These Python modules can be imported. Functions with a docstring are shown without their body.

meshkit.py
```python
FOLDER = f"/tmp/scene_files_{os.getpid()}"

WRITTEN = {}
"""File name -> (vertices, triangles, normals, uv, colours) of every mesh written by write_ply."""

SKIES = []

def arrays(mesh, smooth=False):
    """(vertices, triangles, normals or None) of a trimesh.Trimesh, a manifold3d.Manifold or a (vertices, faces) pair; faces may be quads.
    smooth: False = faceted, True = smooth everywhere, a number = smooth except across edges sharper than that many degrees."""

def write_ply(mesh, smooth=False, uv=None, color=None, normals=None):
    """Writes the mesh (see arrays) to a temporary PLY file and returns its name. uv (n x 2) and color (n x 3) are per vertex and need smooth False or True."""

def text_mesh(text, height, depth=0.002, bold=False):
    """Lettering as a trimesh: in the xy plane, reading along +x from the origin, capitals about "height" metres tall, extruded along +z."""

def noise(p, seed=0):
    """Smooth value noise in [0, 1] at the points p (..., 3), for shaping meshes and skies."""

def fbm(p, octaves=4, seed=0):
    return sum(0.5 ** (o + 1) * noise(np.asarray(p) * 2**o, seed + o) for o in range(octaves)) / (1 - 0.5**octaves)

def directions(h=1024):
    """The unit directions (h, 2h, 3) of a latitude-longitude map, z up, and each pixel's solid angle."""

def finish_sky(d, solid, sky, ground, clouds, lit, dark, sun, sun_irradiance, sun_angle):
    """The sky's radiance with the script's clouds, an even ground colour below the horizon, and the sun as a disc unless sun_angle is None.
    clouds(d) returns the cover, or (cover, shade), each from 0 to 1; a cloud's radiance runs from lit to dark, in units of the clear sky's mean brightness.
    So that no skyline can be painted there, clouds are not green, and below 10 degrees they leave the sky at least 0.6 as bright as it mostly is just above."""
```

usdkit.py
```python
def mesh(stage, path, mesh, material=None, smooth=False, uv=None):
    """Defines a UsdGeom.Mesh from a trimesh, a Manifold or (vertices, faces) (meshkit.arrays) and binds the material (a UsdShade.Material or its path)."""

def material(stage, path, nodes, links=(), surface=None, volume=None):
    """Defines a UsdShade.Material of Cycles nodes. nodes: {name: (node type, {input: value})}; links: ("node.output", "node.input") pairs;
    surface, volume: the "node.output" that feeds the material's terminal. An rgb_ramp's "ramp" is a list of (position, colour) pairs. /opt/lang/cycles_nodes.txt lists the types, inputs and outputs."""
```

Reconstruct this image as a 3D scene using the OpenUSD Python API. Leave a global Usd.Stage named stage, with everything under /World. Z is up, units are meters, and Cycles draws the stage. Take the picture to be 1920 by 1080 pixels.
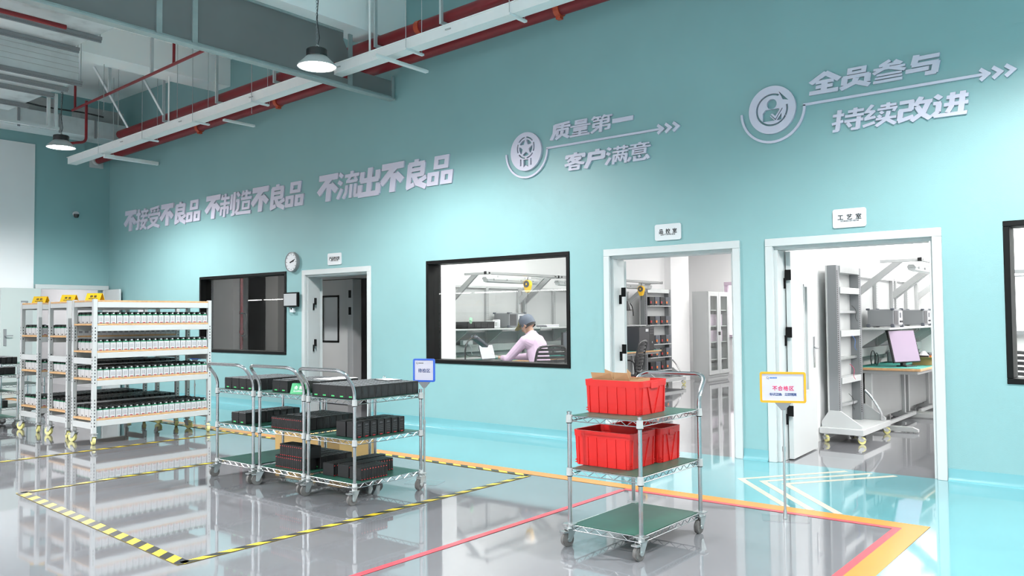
import math, random
import numpy as np, trimesh, manifold3d as m3, usdkit, meshkit
from pxr import Usd, UsdGeom, UsdLux, Gf, Sdf
from shapely import LineString, Polygon, Point, box as sbox, union_all, affinity
random.seed(7)
ORD = 'first second third fourth fifth sixth seventh eighth ninth tenth eleventh twelfth thirteenth fourteenth fifteenth sixteenth seventeenth eighteenth nineteenth twentieth'.split()
PI = math.pi
stage = Usd.Stage.CreateInMemory()
UsdGeom.SetStageUpAxis(stage, 'Z'); UsdGeom.SetStageMetersPerUnit(stage, 1.0)
UsdGeom.Xform.Define(stage, '/World')

# ---------------------------------------------------------------- camera, lights, exposure
EXPOSURE = 0.2
yaw, pit, rol = math.radians(38.8817), math.radians(2.0815), math.radians(-0.4545)
fw = np.array([-math.sin(yaw)*math.cos(pit), math.cos(yaw)*math.cos(pit), math.sin(pit)])
r0 = np.array([math.cos(yaw), math.sin(yaw), 0]); u0 = np.cross(r0, fw)
rr = r0*math.cos(rol)+u0*math.sin(rol); uu = -r0*math.sin(rol)+u0*math.cos(rol)
cam = UsdGeom.Camera.Define(stage, '/World/camera')
M = np.eye(4); M[0, :3] = rr; M[1, :3] = uu; M[2, :3] = -fw; M[3, :3] = (0, -7.594, 1.38)
cam.AddTransformOp().Set(Gf.Matrix4d(M.tolist()))
cam.CreateHorizontalApertureAttr(36.0); cam.CreateVerticalApertureAttr(20.25)
cam.CreateFocalLengthAttr(36.0*1535.04/1920); cam.CreateClippingRangeAttr(Gf.Vec2f(0.05, 200))
cam.CreateExposureAttr(EXPOSURE)
SPOT = 1150.0          # intensity of each high-bay lamp
SPOT_HALF, SPOT_SOFT = 80.0, 0.55
PANEL = 10.5           # radiance of the office ceiling panels
DIM_PANEL = 9.0
TUBE = 14.0
LAMP_ROWS = [(-2.3, [-13.0, -6.85, -0.6, 5.6]), (-8.0, [-21, -16.6, -12.2, -7.8, -3.4, 1.0, 5.4]), (-12.0, [-21, -16.6, -12.2, -7.8, -3.4, 1.0, 5.4]), (-16.0, [-21, -16.6, -12.2, -7.8, -3.4, 1.0, 5.4])]
dome = UsdLux.DomeLight.Define(stage, '/World/sky_light'); dome.CreateIntensityAttr(0.25); dome.CreateColorAttr(Gf.Vec3f(0.93, 0.97, 1.0))

# ---------------------------------------------------------------- helpers
_names = {}
def numbered(name, parent):
    k = (parent, name); n = _names.get(k, 0); _names[k] = n+1
    return f'{parent}/{name}' + (f'_{n:03d}' if n else '')
def tag(p, label=None, cat=None, group=None, kind=None):
    p = p.GetPrim() if hasattr(p, 'GetPrim') else p
    for k, v in (('label', label), ('category', cat), ('group', group), ('kind', kind)):
        if v: p.SetCustomDataByKey(k, v)
    return p
def thing(name, label=None, cat=None, loc=(0, 0, 0), rz=0, group=None, kind=None):
    x = UsdGeom.Xform.Define(stage, numbered(name, '/World'))
    x.AddTranslateOp().Set(Gf.Vec3d(*map(float, loc))); x.AddRotateZOp().Set(float(rz))
    tag(x, label, cat, group, kind)
    return str(x.GetPath())
def dup(src, loc, rz=0, label=None, group=None):
    name = src.rsplit('/', 1)[1]
    base = name[:-4] if name[-4:-3] == '_' and name[-3:].isdigit() else name
    p = stage.GetPrimAtPath(src); was = dict(p.GetCustomData())
    x = UsdGeom.Xform.Define(stage, numbered(base, '/World'))
    x.GetPrim().GetReferences().AddInternalReference(src)
    x.GetPrim().SetInstanceable(True)
    x.GetPrim().GetAttribute('xformOp:translate').Set(Gf.Vec3d(*map(float, loc)))
    x.GetPrim().GetAttribute('xformOp:rotateZ').Set(float(rz))
    tag(x, label or was.get('label'), was.get('category'), group or was.get('group'))
    return str(x.GetPath())

class G:
    """collects shapes into one mesh"""
    def __init__(s): s.V = []; s.F = []; s.n = 0
    def add(s, v, f, T=None):
        v = np.asarray(v, float); f = np.asarray(f, int)
        if T is not None: v = v@T[:3, :3].T+T[:3, 3]
        s.V.append(v); s.F.append(f+s.n); s.n += len(v); return s
    def tm(s, m, T=None): return s.add(m.vertices, m.faces, T)
    def box(s, x0, y0, z0, x1, y1, z1, b=0, T=None):
        x0, x1 = min(x0, x1), max(x0, x1); y0, y1 = min(y0, y1), max(y0, y1); z0, z1 = min(z0, z1), max(z0, z1)
        b = min(b, (x1-x0)*.45, (y1-y0)*.45, (z1-z0)*.45)
        if b <= 0:
            v = [(x, y, z) for x in (x0, x1) for y in (y0, y1) for z in (z0, z1)]
            return s.add(v, _BOXF, T)
        v = []
        for x, a in ((x0, 1), (x1, -1)):
            for y, c in ((y0, 1), (y1, -1)):
                for z, d in ((z0, 1), (z1, -1)):
                    v += [(x, y+c*b, z+d*b), (x+a*b, y, z+d*b), (x+a*b, y+c*b, z)]
        return s.add(v, _CHF, T)
    def cyl(s, p, q, r, n=12, r2=None, cap=True):
        p = np.asarray(p, float); q = np.asarray(q, float); r2 = r if r2 is None else r2
        t = q-p; t = t/np.linalg.norm(t); a = np.cross(t, [0, 0, 1.] if abs(t[2]) < .9 else [1., 0, 0]); a /= np.linalg.norm(a); b = np.cross(t, a)
        an = np.arange(n)*2*PI/n; ring = np.cos(an)[:, None]*a+np.sin(an)[:, None]*b
        v = np.vstack([p+r*ring, q+r2*ring, [p], [q]]); i = np.arange(n); j = (i+1) % n
        f = [np.stack([i, j, j+n], 1), np.stack([i, j+n, i+n], 1)]
        if cap: f += [np.stack([j, i, 0*i+2*n], 1), np.stack([i+n, j+n, 0*i+2*n+1], 1)]
        return s.add(v, np.vstack(f))
    def tube(s, pts, r, n=8, closed=False):
        p = np.asarray(pts, float)
        t = np.gradient(p, axis=0) if not closed else np.roll(p, -1, 0)-np.roll(p, 1, 0)
        t /= np.linalg.norm(t, axis=1, keepdims=True)+1e-12
        a = np.cross(t[0], [0, 0, 1.] if abs(t[0][2]) < .9 else [1., 0, 0]); V = []
        an = np.arange(n)*2*PI/n; R = np.broadcast_to(r, (len(p),))
        for k in range(len(p)):
            a = a-t[k]*np.dot(a, t[k]); a /= np.linalg.norm(a)+1e-12; b = np.cross(t[k], a)
            V.append(p[k]+R[k]*(np.cos(an)[:, None]*a+np.sin(an)[:, None]*b))
        v = np.vstack(V); F = []; m = len(p); i = np.arange(n); j = (i+1) % n
        for k in range(m if closed else m-1):
            A = k*n; B = ((k+1) % m)*n
            F += [np.stack([A+i, A+j, B+j], 1), np.stack([A+i, B+j, B+i], 1)]
        if not closed:
            v = np.vstack([v, p[:1], p[-1:]])
            F += [np.stack([j, i, 0*i+m*n], 1), np.stack([(m-1)*n+i, (m-1)*n+j, 0*i+m*n+1], 1)]
        return s.add(v, np.vstack(F))
    def lathe(s, prof, n=24, at=(0, 0, 0), T=None):
        an = np.arange(n)*2*PI/n; V = []
        for r, z in prof: V.append(np.stack([r*np.cos(an), r*np.sin(an), 0*an+z], 1))
        v = np.vstack(V); i = np.arange(n); j = (i+1) % n; F = []
        for k in range(len(prof)-1): F += [np.stack([k*n+i, k*n+j, k*n+n+j], 1), np.stack([k*n+i, k*n+n+j, k*n+n+i], 1)]
        v = v+np.asarray(at, float)
        return s.add(v, np.vstack(F), T)
    def ext(s, shape, d, T=None):
        for g in getattr(shape, 'geoms', [shape]):
            if g.area > 1e-9: s.tm(trimesh.creation.extrude_polygon(g, d, engine='earcut'), T)
        return s
    def put(s, name, mat, parent='/World', smooth=30, label=None, kind=None):
        path = numbered(name, parent)
        m = usdkit.mesh(stage, path, trimesh.Trimesh(np.vstack(s.V), np.vstack(s.F), process=False), MAT[mat], smooth=smooth)
        if label or kind: tag(m, label, None, None, kind)
        return path
    def top(s, name, mat, label, cat, group=None, kind=None, smooth=30):
        p = s.put(name, mat, smooth=smooth); tag(stage.GetPrimAtPath(p), label, cat, group, kind); return p
_BOXF = [(0, 1, 3), (0, 3, 2), (4, 6, 7), (4, 7, 5), (0, 4, 5), (0, 5, 1), (2, 3, 7), (2, 7, 6), (0, 2, 6), (0, 6, 4), (1, 5, 7), (1, 7, 3)]
def _chf():
    v = []
    for x, a in ((-1, 1), (1, -1)):
        for y, c in ((-1, 1), (1, -1)):
            for z, d in ((-1, 1), (1, -1)): v += [(x, y+c*.3, z+d*.3), (x+a*.3, y, z+d*.3), (x+a*.3, y+c*.3, z)]
    v = np.array(v); h = trimesh.Trimesh(v, [], process=False).convex_hull
    idx = [int(np.argmin(((v-w)**2).sum(1))) for w in h.vertices]
    f = np.array([[idx[a] for a in t] for t in h.faces])
    n = np.cross(v[f[:, 1]]-v[f[:, 0]], v[f[:, 2]]-v[f[:, 0]]); flip = (n*v[f].mean(1)).sum(1) < 0
    f[flip] = f[flip][:, ::-1]; return f
_CHF = _chf()
def frame(o, ux, uy):
    ux = np.asarray(ux, float); uy = np.asarray(uy, float); T = np.eye(4)
    T[:3, 0] = ux; T[:3, 1] = uy; T[:3, 2] = np.cross(ux, uy); T[:3, 3] = o; return T
def arc(c, r, a0, a1, n, ax=(1, 0, 0), ay=(0, 0, 1)):
    c = np.asarray(c, float); an = np.linspace(a0, a1, n)
    return [c+r*(math.cos(t)*np.asarray(ax, float)+math.sin(t)*np.asarray(ay, float)) for t in an]
def fillet(pts, r, n=6):
    pts = [np.asarray(p, float) for p in pts]; out = [pts[0]]
    for a, b, c in zip(pts, pts[1:], pts[2:]):
        d1 = a-b; d2 = c-b; l1 = np.linalg.norm(d1); l2 = np.linalg.norm(d2); k = min(r, l1*.48, l2*.48)
        p = b+d1/l1*k; q = b+d2/l2*k
        for t in np.linspace(0, 1, n): out.append((1-t)**2*p+2*t*(1-t)*b+t*t*q)
    out.append(pts[-1]); return out
def rbox(x0, y0, x1, y1, r): return sbox(x0+r, y0+r, x1-r, y1-r).buffer(r, quad_segs=4)

# ---------------------------------------------------------------- materials
MAT = {}
def pm(name, col, rough=.5, metal=0, var=0, vs=6, bump=0, bs=40, rvar=0, **kw):
    nodes = {'p': ('principled_bsdf', dict(base_color=col, roughness=rough, metallic=metal, **kw))}; links = []
    if var or bump or rvar:
        nodes['g'] = ('texture_coordinate', {})
        src = 'g.object'
        if var or rvar:
            nodes['n'] = ('noise_texture', dict(scale=vs, detail=4.0, roughness=.6)); links.append((src, 'n.vector'))
        if var:
            c = np.array(col)
            nodes['r'] = ('rgb_ramp', {'ramp': [(.3, tuple(c*(1-var))), (.7, tuple(np.minimum(c*(1+var), 1)))]})
            links += [('n.fac', 'r.fac'), ('r.color', 'p.base_color')]
        if rvar:
            nodes['m'] = ('map_range', dict(from_min=.3, from_max=.7, to_min=max(rough-rvar, .02), to_max=rough+rvar, clamp=True))
            links += [('n.fac', 'm.value'), ('m.result', 'p.roughness')]
        if bump:
            nodes['b'] = ('noise_texture', dict(scale=bs, detail=3.0)); nodes['u'] = ('bump', dict(strength=bump, distance=.01))
            links += [(src, 'b.vector'), ('b.fac', 'u.height'), ('u.normal', 'p.normal')]
    MAT[name] = usdkit.material(stage, '/World/Looks/'+name, nodes, links, surface='p.BSDF')
def em(name, col, s): MAT[name] = usdkit.material(stage, '/World/Looks/'+name, {'e': ('emission', dict(color=col, strength=s))}, surface='e.emission')
TEAL = (.228, .398, .408)
pm('teal_paint', TEAL, .42, var=.03, vs=1.2, bump=.06, bs=90)
pm('skirting_paint', (.155, .375, .41), .25, var=.03, vs=2)
pm('white_wall', (.74, .75, .76), .55, var=.02, vs=1.5, bump=.05, bs=80)
pm('ceiling_paint', (.86, .88, .88), .7, var=.05, vs=1)
pm('beam_white', (.88, .90, .90), .6); pm('office_white', (.86, .86, .86), .6)
pm('grey_room', (.42, .41, .41), .6, var=.03, vs=2)
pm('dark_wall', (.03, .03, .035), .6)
def floor_mat(name, col, rough, wav):
    n = {'g': ('geometry', {}), 'n': ('noise_texture', dict(scale=.9, detail=5.0, roughness=.6)), 'r': ('rgb_ramp', {'ramp': [(.3, tuple(np.array(col)*.93)), (.7, tuple(np.minimum(np.array(col)*1.05, 1)))]}),
         'm': ('map_range', dict(from_min=.35, from_max=.65, to_min=rough*.55, to_max=rough*1.5, clamp=True)),
         'w': ('noise_texture', dict(scale=2.2, detail=2.0, roughness=.5)), 'u': ('bump', dict(strength=wav, distance=.02)),
         'p': ('principled_bsdf', dict(ior=1.6, coat_weight=.35, coat_roughness=.04))}
    MAT[name] = usdkit.material(stage, '/World/Looks/'+name, n, [('g.position', 'n.vector'), ('n.fac', 'r.fac'), ('r.color', 'p.base_color'), ('n.fac', 'm.value'), ('m.result', 'p.roughness'),
        ('g.position', 'w.vector'), ('w.fac', 'u.height'), ('u.normal', 'p.normal'), ('u.normal', 'p.coat_normal')], surface='p.BSDF')
floor_mat('grey_epoxy', (.185, .185, .198), .045, .014)
floor_mat('cyan_epoxy', (.14, .345, .375), .045, .014)
pm('line_orange', (.60, .225, .018), .22); pm('line_red', (.62, .06, .08), .25)
pm('line_cream', (.45, .415, .34), .3)
pm('tape_yellow', (.62, .45, .025), .35); pm('tape_black', (.014, .015, .016), .35)
pm('sign_lilac', (.60, .565, .67), .45); pm('sign_white', (.63, .64, .66), .4); pm('ink_black', (.02, .02, .022), .5)
pm('ink_navy', (.03, .06, .19), .5); pm('ink_red', (.62, .03, .12), .5); pm('ink_blue', (.04, .17, .5), .5)
pm('paper', (.56, .54, .63), .5); pm('paper_white', (.88, .88, .88), .55)
pm('frame_yellow', (.74, .36, .012), .35); pm('frame_blue', (.035, .12, .58), .3)
pm('white_steel', (.49, .505, .505), .38, var=.02, vs=3); pm('light_grey_steel', (.40, .412, .412), .42, var=.03, vs=3)
pm('door_white', (.54, .56, .56), .35); pm('door_green_white', (.46, .51, .495), .4); pm('door_grey', (.40, .39, .39), .5)
pm('black_frame', (.003, .003, .003), .5, specular_ior_level=.2); pm('black_plastic', (.0065, .0065, .007), .45, bump=.03, bs=200); pm('black_satin', (.02, .02, .021), .3)
pm('dark_grey', (.06, .06, .065), .45); pm('mid_grey', (.22, .23, .24), .45); pm('slate', (.09, .10, .12), .5)
pm('chrome', (.50, .51, .52), .2, 1); pm('galvanised', (.58, .62, .63), .4, .4, var=.12, vs=2.2, rvar=.1); pm('zinc', (.58, .60, .60), .35, 1, var=.06)
pm('curtain_grey', (.17, .175, .177), .55, var=.05, vs=1.5); pm('curtain_rim', (.34, .40, .40), .4, .3, var=.1)
pm('pipe_red', (.20, .008, .013), .4, var=.12, vs=3); pm('clamp_orange', (.48, .06, .02), .4)
pm('tray_white', (.80, .82, .82), .4, var=.02); pm('concrete_grey', (.36, .37, .37), .8, var=.1)
pm('wood_edge', (.55, .33, .16), .5, var=.15, vs=20); pm('wheel_yellow', (.80, .74, .30), .4); pm('wheel_grey', (.13, .125, .12), .5)
pm('mat_green', (.018, .085, .06), .38, var=.15, vs=6); pm('mat_teal', (.05, .33, .28), .45)
pm('module_white', (.46, .46, .47), .4); pm('pcb_green', (.008, .16, .075), .4); pm('label_grey', (.20, .20, .21), .5)
pm('crate_red', (.62, .016, .014), .33, var=.05, vs=5); pm('cardboard', (.40, .245, .12), .8, var=.08, vs=8); pm('cardboard_tan', (.50, .33, .13), .8, var=.06, vs=5)
pm('led_red', (.85, .05, .05), .4, emission_color=(1, .08, .08), emission_strength=.2); pm('latch_red', (.42, .02, .025), .4); pm('tag_green', (.06, .50, .15), .4)
pm('tent_green', (.006, .30, .10), .35); pm('tent_yellow', (.66, .42, .008), .35)
pm('skin', (.52, .29, .19), .5, subsurface_weight=.1); pm('shirt_pink', (.56, .40, .54), .8, bump=.15, bs=30); pm('cap_blue', (.10, .12, .16), .8); pm('cap_olive', (.26, .25, .07), .8); pm('hair', (.012, .01, .009), .6); pm('trousers', (.04, .05, .08), .8)
pm('orange_plastic', (.85, .20, .03), .4); pm('reel_yellow', (.90, .52, .02), .4); pm('acrylic_grey', (.40, .41, .42), .15)
pm('alu', (.42, .43, .43), .35, .8); pm('screen_lilac', (.36, .28, .38), .25); pm('screen_blue', (.16, .16, .30), .2); pm('screen_pale', (.62, .64, .70), .3); pm('glove_green', (.35, .60, .42), .6)
pm('cabinet_pink', (.62, .50, .60), .5); pm('lilac_film', (.60, .48, .58), .5)
pm('lens_clear', (.75, .78, .78), .3, transmission_weight=.3)
em('lamp_lens', (1, 1, .98), 16.0); em('office_panel', (1, .99, .97), PANEL); em('corridor_panel', (1, .98, 1), 7.0); em('dim_panel', (1, .98, .95), DIM_PANEL); em('tube_light', (1, 1, 1), TUBE); em('daylit_blind', (1, .98, 1), 1.5); em('monitor_glow', (.35, .33, .60), .6)
def pane(name, tint, glossy=1.45):
    MAT[name] = usdkit.material(stage, '/World/Looks/'+name, {'t': ('transparent_bsdf', dict(color=tint)), 'g': ('glossy_bsdf', dict(color=(1, 1, 1), roughness=.01)), 'f': ('fresnel', dict(IOR=glossy)), 'q': ('geometry', {}), 'i': ('math', dict(math_type='subtract', value1=1.0)), 'k': ('math', dict(math_type='multiply')), 'm': ('mix_closure', {})},
        [('q.backfacing', 'i.value2'), ('i.value', 'k.value1'), ('f.fac', 'k.value2'), ('k.value', 'm.fac'), ('t.BSDF', 'm.closure1'), ('g.BSDF', 'm.closure2')], surface='m.closure')
pane('window_glass', (.95, .97, .96)); pane('acrylic_clear', (.98, .98, .98), 1.2)

NOTO={
'产':'4,-15 11,5 13,35 34,36 27,51 33,53 38,46 41,39 37,35 61,36 70,52 77,49 69,36 93,35 93,28 21,28 20,7 16,-8 10,-20|11,54 11,61 48,61 43,71 48,73 51,73 58,61 90,61 90,54',
'品':'55,25 93,25 92,-19 85,-19 84,-14 63,-14 62,-19 55,-19/62,-6 85,-6 85,17 62,17|23,69 78,69 78,35 23,35/30,43 70,43 70,61 30,62|8,25 44,25 44,-18 36,-18 36,-14 16,-14 16,-19 8,-19/16,-6 36,-6 36,17 16,17',
'老':'4,9 44,31 5,32 5,39 39,39 39,52 14,52 14,59 39,59 39,73 47,73 48,59 72,59 72,55 84,69 90,66 83,55 67,39 95,39 95,32 57,32 40,19 40,10 41,9 75,22 78,21 82,16 40,3 40,-8 45,-11 78,-11 82,-8 85,3 91,0 90,-11 85,-16 38,-17 33,-13 32,-9 32,14 9,3/47,39 55,39 69,52 47,52',
'化':'32,12 52,24 52,71 60,71 60,30 74,43 87,59 94,54 80,37 60,20 60,-7 63,-10 85,-9 88,-2 89,12 96,8 95,-7 90,-16 86,-17 57,-16 52,-9 51,14 38,6|4,33 23,56 31,73 38,71 29,51 29,-19 21,-19 21,38 10,26',
'房':'3,-15 9,-1 12,12 14,63 47,63 45,71 50,73 52,73 57,63 89,63 89,40 57,39 63,29 60,26 92,26 92,20 51,20 50,12 50,10 86,10 84,-8 80,-16 73,-18 59,-18 57,-12 74,-12 76,-7 77,5 48,5 42,-7 33,-15 24,-19 20,-14 31,-8 36,-3 40,5 43,18 43,20 24,20 24,26 56,26 50,37 55,40 21,39 20,14 16,-6 10,-19/21,46 80,46 81,56 21,57',
'控':'33,-16 33,-9 61,-9 61,16 41,16 41,23 89,23 89,16 69,16 69,-9 96,-9 96,-16|37,61 63,61 59,71 66,73 71,61 95,61 95,44 88,44 88,54 44,54 43,43 37,43|70,44 74,48 93,30 88,26|37,30 56,48 62,46 55,37 43,25|3,18 16,23 16,46 4,46 4,53 16,54 16,73 23,73 23,54 34,53 34,46 23,46 23,26 33,28 34,21 23,17 23,-12 20,-17 7,-18 5,-11 16,-10 16,14 5,11',
'室':'6,-16 6,-10 46,-10 46,4 15,4 15,10 46,10 46,21 54,21 54,10 86,10 86,4 54,4 54,-10 95,-10 95,-16|7,64 47,64 44,72 51,74 56,64 93,64 93,46 86,46 85,57 15,57 14,46 7,46|17,26 25,30 36,41 17,42 18,48 84,48 84,42 47,42 32,28 68,30 61,37 66,41 86,23 81,18 74,25 19,19',
'工':'5,-11 5,-4 46,-4 46,54 11,54 11,62 90,62 90,54 54,54 54,-4 95,-4 95,-11',
'艺':'6,55 6,62 28,62 29,73 36,73 37,62 63,62 63,73 71,73 71,62 93,62 93,55 71,55 71,46 63,46 63,55 37,55 36,46 29,46 29,55|15,32 15,39 75,38 79,34 34,6 26,-1 25,-6 31,-9 80,-9 84,-6 87,5 93,3 90,-11 83,-16 29,-16 21,-14 17,-9 17,-4 21,5 59,31',
'不':'56,36 62,41 88,23 96,14 89,9|5,14 32,34 51,58 7,58 7,66 93,66 93,58 61,58 54,47 54,-19 46,-19 46,36 29,20 13,9 9,8',
'合':'4,36 34,54 52,73 58,70 56,65 65,56 80,46 96,38 92,31 76,39 75,33 25,33 24,38 9,30/51,60 30,40 74,41|20,21 82,21 82,-19 74,-19 73,-13 28,-13 27,-19 20,-19/28,14 28,-6 74,-6 74,14',
'格':'3,7 12,23 19,43 5,44 5,51 20,52 20,73 27,73 27,52 40,51 41,47 50,57 58,73 65,71 62,62 85,62 89,60 83,47 73,34 82,27 97,21 93,14 88,15 88,-19 81,-19 81,-15 54,-15 53,-19 46,-19 46,14 38,12 28,30 27,-19 20,-19 20,26 7,0/68,29 53,18 83,18/53,-8 81,-8 81,11 53,11/57,54 67,39 79,55 58,56/28,40 40,25 37,19 50,25 62,34 52,47 43,37 36,42 37,44 28,44',
'区':'10,67 93,67 93,60 17,60 17,-9 95,-9 95,-16 10,-16|23,3 50,26 26,47 28,50 32,51 55,31 73,55 80,53 61,26 83,4 79,-1 77,-2 56,20 29,-2',
'标':'78,21 85,23 95,-7 89,-9|42,34 42,41 96,41 96,34 71,34 71,-13 67,-18 53,-19 51,-12 64,-10 64,34|46,59 46,66 90,66 90,59|36,-6 44,9 49,23 56,22 50,5 43,-9|2,10 12,26 18,44 5,45 5,52 20,52 20,73 28,73 28,52 41,52 41,45 28,45 28,42 41,25 37,19 28,32 28,-19 20,-19 20,29 7,4',
'识':'74,9 81,12 94,-16 87,-18|44,66 89,66 89,21 44,21/52,29 82,29 82,59 52,59|36,-15 45,-3 51,11 59,10 52,-7 43,-19|5,34 5,41 27,41 27,1 37,8 40,1 18,-16 14,-11 19,-2 19,34|11,66 16,70 31,55 25,51',
'正':'5,-15 5,-8 19,-7 19,40 27,40 27,-7 48,-7 48,58 9,58 9,66 92,66 92,58 57,58 57,32 88,32 88,24 57,24 57,-7 95,-8 95,-15',
'确':'34,-15 41,-2 44,12 44,40 39,36 35,42 47,56 55,73 62,72 60,65 80,65 84,61 75,48 93,48 92,-15 87,-18 76,-18 75,-12 86,-11 85,5 71,5 71,-16 64,-16 64,5 50,5 47,-8 41,-17 39,-19/71,12 85,12 85,24 71,24/71,30 85,30 85,41 71,41/50,48 67,48 73,58 56,58/51,12 64,12 64,24 51,24/52,30 64,30 64,41 51,41|4,21 11,37 17,60 5,61 5,67 39,68 39,61 25,61 19,37 36,37 36,-7 19,-7 19,-15 12,-15 12,20 7,14/19,0 30,0 29,30 19,30',
'立':'5,-8 54,-7 70,41 78,39 63,-7 95,-8 95,-15 5,-15|10,54 91,54 91,47 10,47|43,72 50,73 55,58 48,55|24,40 31,41 41,-1 33,-2',
'即':'59,67 91,67 91,6 87,1 73,0 71,7 84,8 84,60 66,60 66,-19 59,-19|7,-9 11,-2 11,67 49,67 49,21 19,21 18,-4 37,2 32,12 38,15 52,-11 45,-14 40,-5 10,-16/18,28 42,27 42,41 19,41/18,48 42,48 42,61 19,61',
'隔':'39,68 95,69 95,62 39,62|40,30 94,30 93,-17 80,-19 78,-13 87,-12 87,24 47,25 46,-19 40,-19|44,56 89,56 89,36 44,36/51,42 82,41 83,50 51,51|51,3 51,8 59,9 53,21 56,23 59,21 65,11 62,8 69,8 77,23 82,21 75,9 83,8 83,3 70,2 70,-17 63,-17 63,3|8,69 31,69 36,67 26,41 32,32 35,22 34,10 28,5 19,5 17,10 25,11 28,15 27,28 19,39 27,62 14,62 14,-19 8,-19',
'离':'6,64 46,64 43,72 50,74 55,64 94,64 94,57 6,57|11,19 43,19 46,25 17,25 17,54 24,54 25,32 75,32 76,54 83,54 83,25 55,25 52,19 89,19 89,-15 84,-18 70,-19 68,-14 82,-12 82,12 47,12 38,0 61,2 57,8 62,11 74,-5 69,-9 66,-4 29,-9 27,-2 38,12 18,12 18,-19 11,-19|29,37 45,45 32,51 35,55 51,48 63,56 68,53 57,45 70,38 67,34 52,42 34,33',
'待':'33,34 33,41 60,41 60,53 39,53 39,60 60,60 61,73 68,73 68,60 91,60 91,53 68,53 68,41 96,41 96,34 82,33 82,22 95,22 95,15 82,15 82,-13 79,-18 62,-19 59,-13 75,-11 74,15 34,15 34,22 74,22 74,33|42,9 48,12 60,-5 53,-9|3,23 17,36 27,51 34,48 26,36 26,-19 18,-19 18,26 7,16|5,51 25,73 32,70 27,62 11,48 8,46',
'检':'31,39 48,53 63,74 69,71 68,67 77,56 96,41 93,34 91,35 81,42 63,61 48,42 81,42 81,35 47,35 46,41 36,33|34,-8 69,-8 84,28 91,26 76,-7 94,-8 94,-15 34,-15|59,27 65,28 69,4 63,3|40,25 46,26 52,1 46,0|4,9 12,28 17,46 5,47 5,54 18,54 18,73 25,73 25,54 35,54 35,47 25,47 25,43 36,25 31,19 25,31 25,-19 18,-19 18,27 7,3',
}
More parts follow.
